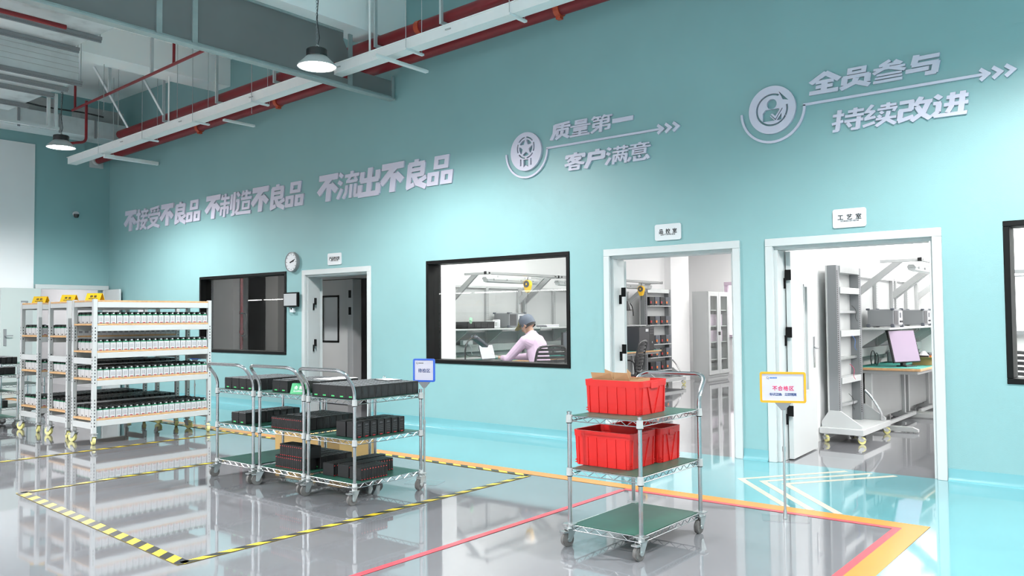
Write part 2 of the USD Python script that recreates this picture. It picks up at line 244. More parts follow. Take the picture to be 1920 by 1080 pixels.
# heavy sign lettering: per character strokes "width:x,y x,y ..." on a 100 x 100 grid; b = hollow box
HAND = '12:0,76 36,76;13:20,100 20,4;11:24,6 5,6;11:0,38 36,47'
WALK = '13:6,96 22,80;11:2,62 24,62;13:18,62 18,24;12:18,26 3,9;12:8,8 100,6'
WATER = '13:3,96 20,84;13:1,68 18,57;13:3,3 21,40'
HEAVY = {
'不':'16:2,91 98,91;17:60,88 4,32;17:56,66 56,0;16:66,62 97,36',
'接':HAND+';12:68,100 68,88;10:42,86 99,86;9:54,82 57,66;9:86,82 80,66;10:40,64 100,64;11:38,42 100,42;11:66,62 50,22 92,1;11:85,42 70,17 42,2',
'受':'10:84,97 14,90;11:22,86 28,74;11:48,86 50,74;11:82,88 74,74;11:2,64 98,64;12:8,68 8,50;12:92,68 92,50;11:16,45 84,45;13:80,46 50,17 3,2;13:24,40 54,14 98,2',
'良':'14:50,100 50,86;12:18,84 84,84;10:18,65 84,65;11:18,46 84,46;14:78,86 78,42;15:24,86 24,4;12:16,5 48,15;14:44,44 60,18 98,2;12:96,36 66,22',
'品':'b14:22,54 80,98;b14:0,1 46,46;b14:54,1 100,46',
'制':'10:15,96 7,76;11:6,80 60,80;11:0,58 64,58;13:31,100 31,0;12:8,42 8,8;11:4,40 58,40;12:53,42 53,12;13:74,92 74,26;14:92,100 92,2;10:94,5 76,5',
'造':WALK+';11:47,99 38,76;10:44,86 94,86;12:66,100 66,64;11:34,66 100,66;b11:43,19 92,55',
'流':WATER+';13:64,100 64,86;11:32,84 100,84;10:60,82 46,64;10:40,63 92,63;11:80,78 92,60;12:44,50 42,22 31,2;12:65,52 65,2;12:86,52 86,8;11:82,8 100,8',
'出':'16:50,100 50,6;15:14,88 14,54;15:86,88 86,54;13:8,56 92,56;15:8,42 8,2;15:92,42 92,2;13:2,6 98,6',
'质':'12:94,97 18,90;14:20,94 20,40 7,0;11:24,76 100,76;12:60,94 60,62;12:36,58 36,20;11:32,58 92,58;12:86,60 86,20;13:61,50 58,27 30,2;13:66,26 98,2',
'量':'b10:20,70 80,99;6:24,84 76,84;8:0,62 100,62;b9:16,29 84,55;6:18,42 82,42;10:50,55 50,4;7:12,18 88,18;9:0,4 100,4',
'第':'11:17,101 4,80;9:14,92 48,92;9:30,90 36,78;11:65,101 52,80;9:62,92 100,92;9:80,90 86,78;9:10,72 90,72;12:84,74 84,54;9:10,54 90,54;12:15,56 15,34;9:10,36 96,36;12:89,38 89,12;9:92,14 70,14;13:50,74 50,0;12:46,36 6,2',
'一':'18:2,52 98,52',
'客':'14:50,101 50,88;12:2,84 98,84;13:8,88 8,68;13:92,88 92,68;11:42,80 14,52;10:36,67 80,67;12:78,68 46,43 1,32;12:32,62 58,44 99,32;b12:22,0 78,30',
'户':'15:56,101 56,84;13:16,80 92,80;15:86,82 86,46;13:20,50 92,50;15:22,86 21,40 6,0',
'满':WATER+';9:31,87 100,87;10:52,99 52,74;10:80,99 80,74;9:29,67 100,67;11:37,52 37,0;9:32,49 98,49;11:94,52 94,0;8:57,66 46,12;8:58,40 66,16;8:79,66 70,12;7:80,40 90,16',
'意':'13:50,101 50,90;8:8,90 92,90;10:28,88 31,76;10:72,88 69,76;8:0,74 100,74;b9:18,36 82,67;6:20,51 80,51;12:13,27 4,4;12:33,29 33,7 78,7 82,18;10:50,30 58,19;12:84,29 97,6',
'全':'15:52,101 2,56;15:48,101 98,56;12:20,57 80,57;12:22,33 78,33;14:2,7 98,7;15:50,57 50,7',
'员':'b13:20,67 80,99;14:14,58 14,18;12:8,55 92,55;14:87,58 87,18;14:51,46 48,25 4,1;14:56,24 96,1',
'参':'11:50,101 24,82;10:18,81 84,81;11:64,96 86,78;9:2,66 98,66;11:48,78 3,46;11:52,66 99,46;8:14,37 90,37;8:10,22 92,22;10:6,5 94,5',
'与':'14:27,101 22,54;13:24,84 94,84;13:16,54 94,54;15:88,58 85,4;13:91,7 58,7;13:0,30 68,30',
'持':HAND+';11:48,86 98,86;12:71,100 71,66;11:40,66 100,66;11:40,43 100,43;13:85,58 85,2;10:88,5 64,5;11:50,36 62,16',
'续':'11:23,100 7,72 32,69;11:31,73 6,42;11:2,39 36,44;11:0,8 36,20;10:48,88 96,88;11:71,100 71,72;9:40,74 100,74;9:95,74 89,58;10:49,64 59,54;10:44,48 54,38;10:38,32 100,32;12:75,62 71,28 41,1;12:72,26 100,1',
'改':'12:4,88 46,88;13:40,90 40,50;12:4,53 44,53;13:10,55 10,10;13:5,7 50,22;13:67,101 52,64;12:60,78 100,78;13:89,76 78,33 45,1;13:57,62 74,27 100,1',
'进':WALK+';12:38,80 98,80;12:33,50 100,50;12:54,99 54,40 45,16;13:82,99 82,14',
}

# ---------------------------------------------------------------- lettering
def heavy(c):
    out = []; st = HEAVY[c].split(';'); k = 1.42 if len(st) <= 7 else 1.28 if len(st) <= 9 else 1.1
    for s in st:
        w, pts = s.split(':'); P = [tuple(map(float, p.split(','))) for p in pts.split()]
        if w[0] == 'b':
            w = float(w[1:])*min(k, 1.2); (x0, y0), (x1, y1) = P; out.append(sbox(x0, y0, x1, y1)-sbox(x0+w, y0+w*.8, x1-w, y1-w*.8))
        else: out.append(LineString(P).buffer(float(w)*k/2, cap_style=2, join_style=2))
    return union_all(out)
def noto(c):
    gs = []
    for g in NOTO[c].split('|'):
        R = [[tuple(map(int, p.split(','))) for p in r.split()] for r in g.split('/')]
        gs.append(Polygon(R[0], R[1:]).buffer(0))
    return union_all(gs)
def write(g, text, size, adv, depth, T, bold=0):
    """small upright lettering; size in metres per em, first character starts at the frame's origin"""
    for k, c in enumerate(text):
        if c == ',': s = sbox(4, -4, 16, 10)
        else: s = noto(c)
        if bold: s = s.buffer(bold, join_style=2)
        g.ext(affinity.affine_transform(s, [size/100, 0, 0, size/100, k*adv, 0]), depth, T)
def latin(g, text, h, width, T, depth=.001):
    m = meshkit.text_mesh(text, h, depth, bold=True); b = m.bounds; k = width/(b[1][0]-b[0][0]); m.apply_transform(np.diag([k, 1, 1, 1])); g.tm(m, T)
def on_wall(x, z, y=0.0): return frame((x, y, z), (1, 0, 0), (0, 0, 1))    # text reads along +x, stands out of the teal wall

# ---------------------------------------------------------------- the setting
XL = -16.38; WT = .2; CEIL = 5.72
def struct(g, name, mat, parent='/World', kind=True, smooth=30):
    p = g.put(name, mat, parent, smooth)
    if parent == '/World': tag(stage.GetPrimAtPath(p), kind='structure')
    return p
def sthing(name):
    p = thing(name); tag(stage.GetPrimAtPath(p), kind='structure'); return p
fl = sthing('floor')
G().box(-36, -19, -.12, 10, 14, 0).put('slab', 'grey_epoxy', fl)
cy = union_all([sbox(-16.3, -1.72, 9.9, .02), sbox(-1.262, -18, 9.9, -1.7)])
G().ext(cy, .0015).put('walkway_paint', 'cyan_epoxy', fl, label='glossy light cyan walkway coating')
def strip(name, pts, w, mat, label, z0=.0015, h=.0012):
    G().ext(LineString(pts).buffer(w/2, cap_style=2, join_style=2), h, frame((0, 0, z0), (1, 0, 0), (0, 1, 0))).top(name, mat, label, 'floor marking', smooth=False)
strip('floor_line', [(-16.3, -1.79), (-1.335, -1.79), (-1.29, -18)], .14, 'line_orange', 'orange floor line edging the cyan walkway and turning a sharp corner at the right')
strip('floor_line', [(-3.46, -1.888), (-1.425, -1.888), (-1.385, -18)], .048, 'line_red', 'thin red floor line running inside the orange line around its corner', .0017)
strip('floor_line', [(-3.455, -1.93), (-3.47, -18)], .05, 'line_red', 'red floor line crossing the grey floor between the two hazard boxes and the red crates trolley', .0019)
for k, (a, b, c) in enumerate([((-2.284, -.075), (-2.885, -.945), (-2.212, -1.715)), ((-2.085, -.06), (-2.70, -.935), (-2.032, -1.715)), ((-1.885, -.05), (-2.51, -.93), (-1.842, -1.715))]):
    w = .055
    G().ext(LineString([a, b, c]).buffer(w/2, cap_style=2, join_style=2)&sbox(-4, -1.72, 0, 0), .0012, frame((0, 0, .0016), (1, 0, 0), (0, 1, 0))).top('floor_arrow', 'line_cream', 'cream chevron line on the cyan floor, '+('outermost, leftmost of the three', 'middle one of the three', 'innermost, rightmost of the three')[k], 'floor marking', smooth=False)
def hazard(p, q, label, w=.055, z=.0034):
    p = np.array(p, float); q = np.array(q, float); L = np.linalg.norm(q-p); u = (q-p)/L; T = frame((p[0], p[1], z), (u[0], u[1], 0), (-u[1], u[0], 0))
    t = thing('hazard_tape', label, 'floor marking')
    G().ext(sbox(0, -w/2, L, w/2), .0008, T).put('tape', 'tape_yellow', t, False)
    g = G(); x = -.04
    while x < L:
        s = Polygon([(x+.06, -w/2), (x+.15, -w/2), (x+.09, w/2), (x, w/2)])&sbox(0, -w/2, L, w/2)
        if not s.is_empty: g.ext(s, .0004, T@np.array([[1, 0, 0, 0], [0, 1, 0, 0], [0, 0, 1, .0008], [0, 0, 0, 1.]]))
        x += .187
    g.put('black_stripes', 'tape_black', t, False, label='slanted black stripes')
hazard((-7.27, -4.905), (-4.40, -5.115), 'yellow and black hazard tape forming the near front edge of the taped floor box', .08)
hazard((-4.42, -5.12), (-4.42, -1.90), 'yellow and black hazard tape on the right edge of the box around the wire trolleys')
hazard((-7.25, -4.91), (-7.29, -1.90), 'yellow and black hazard tape on the left edge of the box around the wire trolleys')
hazard((-9.02, -4.9), (-9.02, -1.90), 'yellow and black hazard tape in front of the white module racks')
hazard((-15.5, -1.90), (-4.42, -1.90), 'long yellow and black hazard tape hugging the orange floor line', .06)
hazard((-16.0, -4.35), (-11.9, -4.35), 'yellow and black hazard tape far left behind the white racks')

# teal wall with its openings
OPEN = dict(window_1=(-13.03, .84, -10.565, 2.12), door_1=(-10.10, 0, -8.69, 2.06), window_2=(-7.555, .805, -5.285, 2.125), door_2=(-4.76, 0, -3.33, 2.06), door_3=(-2.945, 0, -1.555, 2.055), window_3=(-1.045, .82, 1.25, 2.125))
holes = union_all([sbox(a, b, c, d) for a, b, c, d in OPEN.values()])
wr = sthing('wall_right')
TW = frame((0, WT, 0), (1, 0, 0), (0, 0, 1))
G().ext(sbox(XL-.2, 0, 10, CEIL+.02)-holes, WT, TW).put('teal_face', 'teal_paint', wr, False)
G().ext(sbox(XL-.2, 0, 10, 3.2)-holes, .02, frame((0, WT+.02, 0), (1, 0, 0), (0, 0, 1))).put('inner_lining', 'office_white', wr, False)
bb = sthing('baseboard_right')
xs = [(XL, -10.17), (-8.62, -4.83), (-3.26, -3.015), (-1.485, 10)]
for x0, x1 in xs:
    prof = Polygon([(0, .0015), (.045, .0015), (.02, .012), (.008, .04), (.006, .105), (0, .105)])
    G().ext(prof, x1-x0, frame((x1, 0, 0), (0, -1, 0), (0, 0, 1))).put('coved_skirting', 'skirting_paint', bb)
# end wall with the doorway to the corridor
wl = sthing('wall_left')
dop = sbox(-1.26, 0, -.12, 2.0)
G().ext(sbox(-2.75, 0, .0, CEIL+.02)-dop, .2, frame((XL-.2, 0, 0), (0, 1, 0), (0, 0, 1))).put('teal_face', 'teal_paint', wl, False)
G().box(XL-.01, -2.75, 0, XL+.025, -1.385, 4.67).put('white_panel', 'white_wall', wl, False, label='white painted lower part')
G().box(-36, -2.95, 0, XL+.02, -2.75, CEIL+.02).put('return_wall', 'white_wall', wl, False)
struct(G().box(-36.2, -19, 0, -36, -2.75, CEIL), 'wall_far_left', 'white_wall')
struct(G().box(-36, -19.2, 0, 10, -19, CEIL), 'wall_back', 'white_wall')
struct(G().box(10, -19.2, 0, 10.2, .2, CEIL), 'wall_far_right', 'white_wall')
ce = sthing('ceiling')
G().box(-36, -19, CEIL, 10, .2, CEIL+.15).put('slab', 'ceiling_paint', ce)
for x0, x1, z in ((-8.36, -7.91, 5.06), (-12.6, -12.12, 5.27), (-4.0, -3.55, 5.5), (1.5, 1.95, 5.5)):
    if z < 5.4: struct(G().box(x0, -18.99, z, x1, -.001, CEIL), 'trim', 'beam_white', smooth=False)
# corridor behind the end door
cr = sthing('wall_corridor')
g = G(); g.box(-21, -2.4, 0, XL-.2, -2.3, 2.8); g.box(-21, .2, 0, XL-.2, .3, 2.8); g.box(-21.1, -2.4, 0, -21, .3, 2.8); g.box(-21, -2.4, 2.6, XL-.2, .3, 2.7); g.put('corridor_shell', 'office_white', cr, False)
g = G(); g.box(-20.99, -1.0, 0, -20.95, -.93, 2.1); g.box(-20.99, -.1, 0, -20.95, -.03, 2.1); g.box(-20.99, -1.0, 2.03, -20.95, -.03, 2.1); g.put('door_frame', 'light_grey_steel', cr)
G().box(-20.98, -.93, 0, -20.96, -.1, 2.03).put('far_door', 'door_white', cr)
G().box(-20.0, -1.4, 2.56, -17.5, -.8, 2.595).put('ceiling_panel', 'corridor_panel', cr)
G().box(-18.2, -2.3, 0, -17.9, -1.55, 2.59).put('corridor_pier', 'grey_room', cr)
tr = sthing('door_4')
g = G(); g.box(XL-.02, -1.34, 0, XL+.05, -1.26, 1.985, .006); g.box(XL-.02, -.12, 0, XL+.05, -.03, 1.985, .006); g.box(XL-.02, -1.36, 1.985, XL+.055, -.02, 2.07, .006); g.put('door_frame', 'door_white', tr)
g = G(); g.box(XL+.055, -1.95, .01, XL+.10, -1.28, 1.99, .004); g.put('door_leaf', 'door_green_white', tr, label='pale leaf folded flat against the white wall')
G().box(XL+.10, -1.62, 1.66, XL+.104, -1.50, 1.76).put('notice_plate', 'mid_grey', tr)
G().box(XL+.10, -1.62, .05, XL+.103, -1.42, 1.62).put('vent_panel', 'light_grey_steel', tr)
g = G(); g.box(XL+.10, -1.90, .95, XL+.112, -1.85, 1.25, .003); g.tube([(XL+.112, -1.875, 1.13), (XL+.15, -1.875, 1.13), (XL+.15, -1.76, 1.13)], .009); g.put('handle', 'mid_grey', tr)
g = G(); g.box(XL+.06, -.105, .01, -15.72, -.065, 1.99, .004); g.put('door_leaf', 'door_white', tr, label='white leaf swung out towards the hall')
G().box(-15.724, -.10, 1.55, -15.717, -.07, 1.75).put('latch_plate', 'dark_grey', tr)

# offices behind the teal wall: shells
def walls(room, mat, boxes):
    for side, b in boxes: struct(G().box(*b), f'{"ceiling" if side == "ceiling" else "wall_"+side}_{room}', mat, smooth=False)
Y0 = .221
walls('ageing_room', 'grey_room', (('left', (-19.6, Y0, 0, -19.5, 4.3, 2.75)), ('right', (-8.6, Y0, 0, -8.46, 4.3, 2.75)), ('back', (-19.5, 4.2, 0, -8.6, 4.3, 2.75)), ('ceiling', (-19.6, Y0, 2.75, -8.46, 4.3, 2.83)),
    ('pier', (-19.5, 2.4, 0, -15.8, 2.55, 2.75)), ('pier', (-15.35, 2.9, 0, -14.9, 4.2, 2.75)), ('partition', (-11.3, 1.0, 2.03, -8.6, 1.12, 2.75)), ('partition', (-11.3, 1.0, 0, -11.1, 1.12, 2.03)), ('partition', (-11.3, 1.12, 0, -11.2, 4.2, 2.75))))
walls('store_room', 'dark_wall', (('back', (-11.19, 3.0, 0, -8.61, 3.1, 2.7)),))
struct(G().box(-15, .9, 2.70, -12, 1.3, 2.745), 'ceiling_panel', 'dim_panel')
walls('control_room', 'office_white', (('left', (-8.45, Y0, 0, -8.35, 7.9, 3.1)), ('pier', (-9.5, 7.9, 0, -8.2, 8.72, 3.1)), ('far_left', (-9.6, 8.72, 0, -9.5, 11.1, 3.1)), ('right', (-3.14, Y0, 0, -3.055, 11.1, 3.1)), ('ceiling', (-9.6, Y0, 3.1, -3.055, 11.2, 3.18)), ('column', (-8.35, .23, 0, -7.76, .776, 3.1))))
bw = sbox(-9.6, 0, -3.0, 3.1)-sbox(-8.42, .93, -7.3, 2.2); struct(G().ext(bw, .12, frame((0, 11.12, 0), (1, 0, 0), (0, 0, 1))), 'wall_back_control_room', 'office_white', smooth=False)
for x, y in ((-6.6, 1.6), (-4.6, 1.6), (-4.4, 4.2), (-5.2, 7.5), (-6.45, 10.0)): struct(G().box(x-.85, y-.62, 3.07, x+.85, y+.62, 3.098), 'ceiling_panel', 'office_panel')
walls('process_room', 'office_white', (('right', (4.5, Y0, 0, 4.6, 6.0, 3.1)), ('back', (-3.05, 5.9, 0, 4.5, 6.0, 3.1)), ('ceiling', (-3.05, Y0, 3.1, 4.6, 6.0, 3.18))))
for x, y in ((-.9, 1.6), (1.6, 1.6), (-.9, 4.0), (1.6, 4.0), (3.6, 3), (-1.9, 5.1)): struct(G().box(x-.85, y-.62, 3.07, x+.85, y+.62, 3.098), 'ceiling_panel', 'office_panel')

# glazed windows of the teal wall
def window(key):
    x0, z0, x1, z1 = OPEN[key]; p = sthing(key); y0, y1 = -.012, WT+.03
    def bar(xa, za, xb, zb): return G().box(xa, y0, za, xb, y1, zb, .004)
    t = .045
    bar(x0, z1-t, x1, z1).put('frame_rail', 'black_frame', p); bar(x0, z0, x1, z0+t).put('frame_rail', 'black_frame', p)
    bar(x0, z0+t, x0+t, z1-t).put('frame_stile', 'black_frame', p); bar(x1-t, z0+t, x1, z1-t).put('frame_stile', 'black_frame', p)
    G().box(x0+t, .09, z0+t, x1-t, .096, z1-t).put('pane', 'window_glass', p)
for k in ('window_1', 'window_2', 'window_3'): window(k)
w4 = sthing('window_4')
G().box(-8.42, 11.1, .93, -7.3, 11.12, 2.2).put('blind', 'daylit_blind', w4, label='white blind lit by daylight')
g = G(); g.box(-8.42, 11.0, 2.12, -7.3, 11.1, 2.2); g.box(-8.42, 11.02, .93, -8.34, 11.1, 2.12); g.box(-8.5, 10.9, .88, -7.2, 11.1, .93); g.put('window_frame', 'lilac_film', w4)
w5 = sthing('window_5')
G().box(-2.3, 5.86, 1.14, 1.4, 5.88, 1.9).put('blind', 'daylit_blind', w5, label='white blind lit by daylight')
g = G(); g.box(-2.36, 5.82, 1.9, 1.46, 5.9, 2.0); g.box(-2.36, 5.80, 1.08, 1.46, 5.9, 1.14); g.put('window_frame', 'mid_grey', w5)

def door_frame(p, x0, x1, z):
    """stepped white steel frame: outer casing, inner rebate; x0..x1 is the outer width"""
    for nm, w, ya, yb, o in (('casing', .075, -.02, .02, 0), ('rebate', .05, .02, WT+.04, .055)):
        a, b, zz = x0+o, x1-o, z-o
        G().box(a, ya, 0, a+w, yb, zz-w, .004).put(nm, 'door_white', p); G().box(b-w, ya, 0, b, yb, zz-w, .004).put(nm, 'door_white', p)
        G().box(a, ya, zz-w, b, yb, zz, .004).put(nm, 'door_white', p)
def leaf(p, hinge, ang, w, h=1.985, mat='door_white', strip_glass=False, handle=False, up=(.55, 1.55), label=None):
    """a leaf from the hinge point, turned ang degrees from the +x direction"""
    a = math.radians(ang); T = frame((hinge[0], hinge[1], .012), (math.cos(a), math.sin(a), 0), (-math.sin(a), math.cos(a), 0)); t = .022
    sh = sbox(0, 0, w, h)-(sbox(w*.52, .62, w*.63, 1.66) if strip_glass else Polygon())
    q = G().ext(sh, 2*t, T@frame((0, t, 0), (1, 0, 0), (0, 0, 1))).put('door_leaf', mat, p, False, label=label)
    if strip_glass:
        G().box(w*.52, -.004, .62, w*.63, .004, 1.66, T=T).put('glass_strip', 'window_glass', q)
        g = G()
        for s in (-1, 1):
            g.box(w*.50, s*t, .60, w*.52, s*(t+.006), 1.68, T=T); g.box(w*.63, s*t, .60, w*.65, s*(t+.006), 1.68, T=T); g.box(w*.50, s*t, .60, w*.65, s*(t+.006), .625, T=T); g.box(w*.50, s*t, 1.655, w*.65, s*(t+.006), 1.68, T=T)
        g.put('glazing_bead', 'door_white', q)
    if handle:
        g = G()
        for s in (-1, 1):
            g.box(w-.10, s*t, .83, w-.06, s*(t+.008), 1.15, .003, T=T); g.box(w-.085, s*(t+.008), 1.03, w-.07, s*(t+.05), 1.045, T=T); g.box(w-.19, s*(t+.038), 1.026, w-.07, s*(t+.052), 1.048, .004, T=T)
        g.put('handle', 'chrome', q)
def hinges(p, x, y, zs, s=1):
    for z in zs:
        g = G(); g.cyl((x, y, z), (x, y, z+.10), .013, 10); g.box(x, y-.02, z, x+s*.05, y-.012, z+.1); g.box(x-s*.035, y-.022, z-.08, x, y-.014, z+.02); g.put('hinge', 'black_frame', p)
d1 = sthing('door_1'); door_frame(d1, -10.165, -8.625, 2.115); hinges(d1, -10.03, .13, (.42, .98, 1.60)); leaf(d1, (-10.08, WT+.075), 143, .64)
d2 = sthing('door_2'); door_frame(d2, -4.825, -3.265, 2.115); hinges(d2, -4.69, .15, (.42, .98, 1.60)); leaf(d2, (-4.74, WT+.075), 123, .64)
d3 = sthing('door_3'); door_frame(d3, -3.01, -1.49, 2.11); hinges(d3, -2.885, .19, (.42, 1.17, 1.72)); leaf(d3, (-2.87, .2), 93.5, .83, strip_glass=True, handle=True, label='white leaf standing open into the room, with a narrow glass strip')
# inner double door seen through door 1
d5 = sthing('door_5')
q = G().ext(sbox(-11.08, .01, -10.33, 2.02)-sbox(-10.98, 1.02, -10.58, 1.75), .045, frame((0, 1.06, 0), (1, 0, 0), (0, 0, 1))).put('door_leaf', 'door_grey', d5, False)
G().box(-10.98, 1.03, 1.02, -10.58, 1.036, 1.75).put('pane', 'acrylic_grey', q)
g = G(); g.box(-11.0, 1.005, 1.0, -10.56, 1.014, 1.03); g.box(-11.0, 1.005, 1.74, -10.56, 1.014, 1.77); g.box(-11.0, 1.005, 1.0, -10.97, 1.014, 1.77); g.box(-10.59, 1.005, 1.0, -10.56, 1.014, 1.77); g.put('window_frame', 'black_frame', q)
G().box(-10.30, .97, 0, -10.17, 1.15, 2.02, .004).put('door_post', 'grey_room', d5)
g = G(); [g.box(-10.26, .958, z, -10.21, .97, z+.12) for z in (1.45, 1.72)]; g.put('hinge', 'black_frame', d5)

# ---------------------------------------------------------------- wall lettering, plaques, clock
def heavy_row(text, x, z, h, adv, names, ob):
    for k, c in enumerate(text):
        s = heavy(c); s = affinity.affine_transform(s, [adv*.985/100, .14*h/100, 0, h/100, x+k*adv, z])
        G().ext(s, .022, on_wall(0, 0, -.001)).top('wall_letter', 'sign_lilac', 'raised lilac-white character '+c+' '+ob(k), 'sign letter', names, smooth=False)
for txt, x, where in (('不接受不良品', -15.74, 'leftmost slogan on the teal wall'), ('不制造不良品', -12.86, 'middle slogan on the teal wall, over the dark window'), ('不流出不良品', -9.80, 'big slogan over the left doorway')):
    heavy_row(txt, x, 3.095, .385, .455, 'characters of the '+where, lambda k, where=where: f'{ORD[k]} in the {where}')
def emblem(cx, kind):
    cz = 3.335; t = thing('wall_emblem', ('round lilac-white medal emblem with star, arc and chevron arrow' if kind == 1 else 'round lilac-white emblem of a person with check mark, arc and chevron arrow'), 'sign emblem', (0, 0, 0))
    R = .228; d = Point(0, 0).buffer(R, quad_segs=24)
    def ring(r, w, a0, a1): return LineString([(r*math.cos(math.radians(a)), r*math.sin(math.radians(a))) for a in np.linspace(a0, a1, 24)]).buffer(w/2, cap_style=2)
    if kind == 1:
        o = (0, .045); cut = [affinity.translate(ring(.123, .016, a+6, a+54), *o) for a in range(30, 390, 60)]
        star = Polygon([((.098 if i % 2 == 0 else .04)*math.cos(PI/2+i*PI/5), (.098 if i % 2 == 0 else .04)*math.sin(PI/2+i*PI/5)+.045) for i in range(10)])
        gaps = (Point(0, .045).buffer(.098)-star.buffer(.006))
        pieces = [p for p in gaps.geoms] if hasattr(gaps, 'geoms') else [gaps]
        wed = [affinity.translate(Polygon([(0, 0)]+[(.2*math.cos(math.radians(a)), .2*math.sin(math.radians(a))) for a in np.linspace(c-27, c+27, 7)]), 0, .045) for c in (126, 54, 198, 342, 270)]
        cut += [gaps&union_all(wed)]
        cut += [sbox(-.085, -.165, -.066, -.085), sbox(.066, -.165, .085, -.085), Polygon([(-.036, -.095), (.036, -.095), (.036, -.185), (0, -.16), (-.036, -.185)])]
        for c in cut: d = d-c
    else:
        d = d-ring(.147, .018, 62, 330)-ring(.147, .018, -28, 12)
        d = d-Polygon([(.07, .165), (.16, .07), (.105, .085)])
        d = d-Point(0, .055).buffer(.048)
        body = Polygon([(-.085, -.10), (-.085, -.03), (-.06, .0), (.06, .0), (.085, -.03), (.085, -.10)]).buffer(.006)
        chk = LineString([(0, -.055), (.035, -.09), (.115, .02)])
        d = (d-body)|(chk.buffer(.017)&Point(0, 0).buffer(R))
        d = d-LineString([(-.015, -.045), (.033, -.098), (.10, .0)]).buffer(.0045)
    G().ext(d, .03, on_wall(cx, cz, -.001)).put('emblem_disc', 'sign_lilac', t, False)
    al = ring(.305, .022, 180, 360)
    G().ext(al, .022, on_wall(cx, cz, -.001)).put('arc', 'sign_lilac', t, False)
    G().ext(sbox(.294, -.011, 1.815, .011), .022, on_wall(cx, cz, -.001)).put('arrow_line', 'sign_lilac', t, False)
    for k in range(3):
        x = 1.74+k*.09; G().ext(LineString([(x, .045), (x+.055, 0), (x, -.045)]).buffer(.016, cap_style=2, join_style=2), .022, on_wall(cx, cz, -.0012-.0001*k)).put('chevron', 'sign_lilac', t, False)
for cx, kind, a, b, w in ((-5.875, 1, '质量第一', '客户满意', 'medal emblem'), (-2.91, 2, '全员参与', '持续改进', 'person emblem')):
    emblem(cx, kind)
    heavy_row(a, cx+.345, 3.415, .18, .275, 'characters above the arrow line of the '+w, lambda k, w=w: f'{ORD[k]} above the arrow line of the {w}')
    heavy_row(b, cx+.54, 3.035, .195, .275, 'characters below the arrow line of the '+w, lambda k, w=w: f'{ORD[k]} below the arrow line of the {w}')
def plaque(x0, x1, z0, z1, text, sub, label, size, adv):
    t = thing('door_plaque', label, 'sign', (0, 0, 0)); w = x1-x0; h = z1-z0; cx = (x0+x1)/2
    G().ext(rbox(0, 0, w, h, .02), .012, on_wall(x0, z0, -.001)).put('plate', 'sign_white', t, False)
    g = G(); tw = adv*(len(text)-1)+size*.92; write(g, text, size, adv, .0015, on_wall(cx-tw/2, z0+h*.47, -.0131), 2.2); latin(g, sub, .013, w*.55, on_wall(cx-w*.275, z0+h*.31, -.0131)); g.put('lettering', 'ink_black', t, False)
plaque(-9.56, -9.255, 2.165, 2.335, '产品老化房', 'PRODUCT AGING ROOM', 'white room plaque with crowded five black characters over the left dark doorway', .053, .047)
plaque(-4.19, -3.89, 2.17, 2.338, '品控室', 'QUALITY CONTROL ROOM', 'white room plaque over the middle doorway with the bright office behind', .052, .078)
plaque(-2.375, -2.085, 2.165, 2.335, '工艺室', 'TECHNOLOGY ROOM', 'white room plaque over the right doorway with the open door leaf', .052, .078)
t = thing('wall_clock', 'round white wall clock with grey rim between the dark window and doorway', 'clock', (0, 0, 0))
C = (-10.385, -.001, 2.252); T = frame(C, (1, 0, 0), (0, 0, 1)); R = .152
G().lathe([(0, 0), (R, 0), (R, .05), (R-.012, .056), (R-.016, .047)], 32, T=T).put('rim', 'mid_grey', t)
G().lathe([(R-.015, .046), (0, .046)], 32, T=T).put('dial', 'sign_white', t)
g = G()
for k in range(12):
    a = k*PI/6; m = sbox(-.006, .105, .006, .125 if k % 3 else .128); g.ext(affinity.rotate(m, -math.degrees(a), origin=(0, 0)), .001, T@np.array([[1, 0, 0, 0], [0, 1, 0, 0], [0, 0, 1, .0462], [0, 0, 0, 1.]]))
g.put('hour_marks', 'mid_grey', t, False)
for nm, L, a, w, m in (('hour_hand', .07, 75, .008, 'ink_black'), ('minute_hand', .1, 68, .006, 'ink_black')):
    G().ext(affinity.rotate(sbox(-w, -.03, w, L), -a, origin=(0, 0)), .002, T@np.array([[1, 0, 0, 0], [0, 1, 0, 0], [0, 0, 1, .049], [0, 0, 0, 1.]])).put(nm, m, t, False)
t = thing('wall_screen', 'small black framed wall screen beside the left doorway frame', 'screen', (0, 0, 0))
G().box(-10.545, -.075, 1.57, -10.195, -.03, 1.79, .006).put('casing', 'black_frame', t)
G().box(-10.525, -.078, 1.59, -10.215, -.0755, 1.77).put('display', 'acrylic_grey', t)
G().box(-10.42, -.03, 1.62, -10.32, 0, 1.74).put('bracket', 'black_frame', t)
t = thing('cable_outlet', 'small white outlet box under the wall screen', 'outlet', (0, 0, 0))
G().box(-10.42, -.05, 1.485, -10.33, 0, 1.555, .006).put('box', 'sign_white', t); G().box(-10.39, -.054, 1.53, -10.36, -.0505, 1.555).put('socket', 'black_frame', t)
t = thing('wall_controller', 'white wall controller with dark display on the teal wall behind the racks', 'controller', (0, 0, 0))
G().box(-15.10, -.05, 1.53, -14.81, 0, 1.72, .01).put('casing', 'sign_white', t); G().box(-15.05, -.053, 1.60, -14.88, -.0505, 1.69).put('display', 'slate', t)
t = thing('security_camera', 'small black and white security camera high on the teal end wall', 'camera', (XL, -.66, 3.42))
G().cyl((0, 0, .02), (.03, 0, .02), .04, 16).put('mount', 'sign_white', t)
g = G(); g.lathe([(0, -.05), (.03, -.045), (.045, -.02), (.05, .02), (0, .02)], 16, at=(.075, 0, -.01)); g.put('dome', 'black_satin', t)
G().cyl((.03, 0, .02), (.075, 0, .015), .05, 16).put('collar', 'sign_white', t)

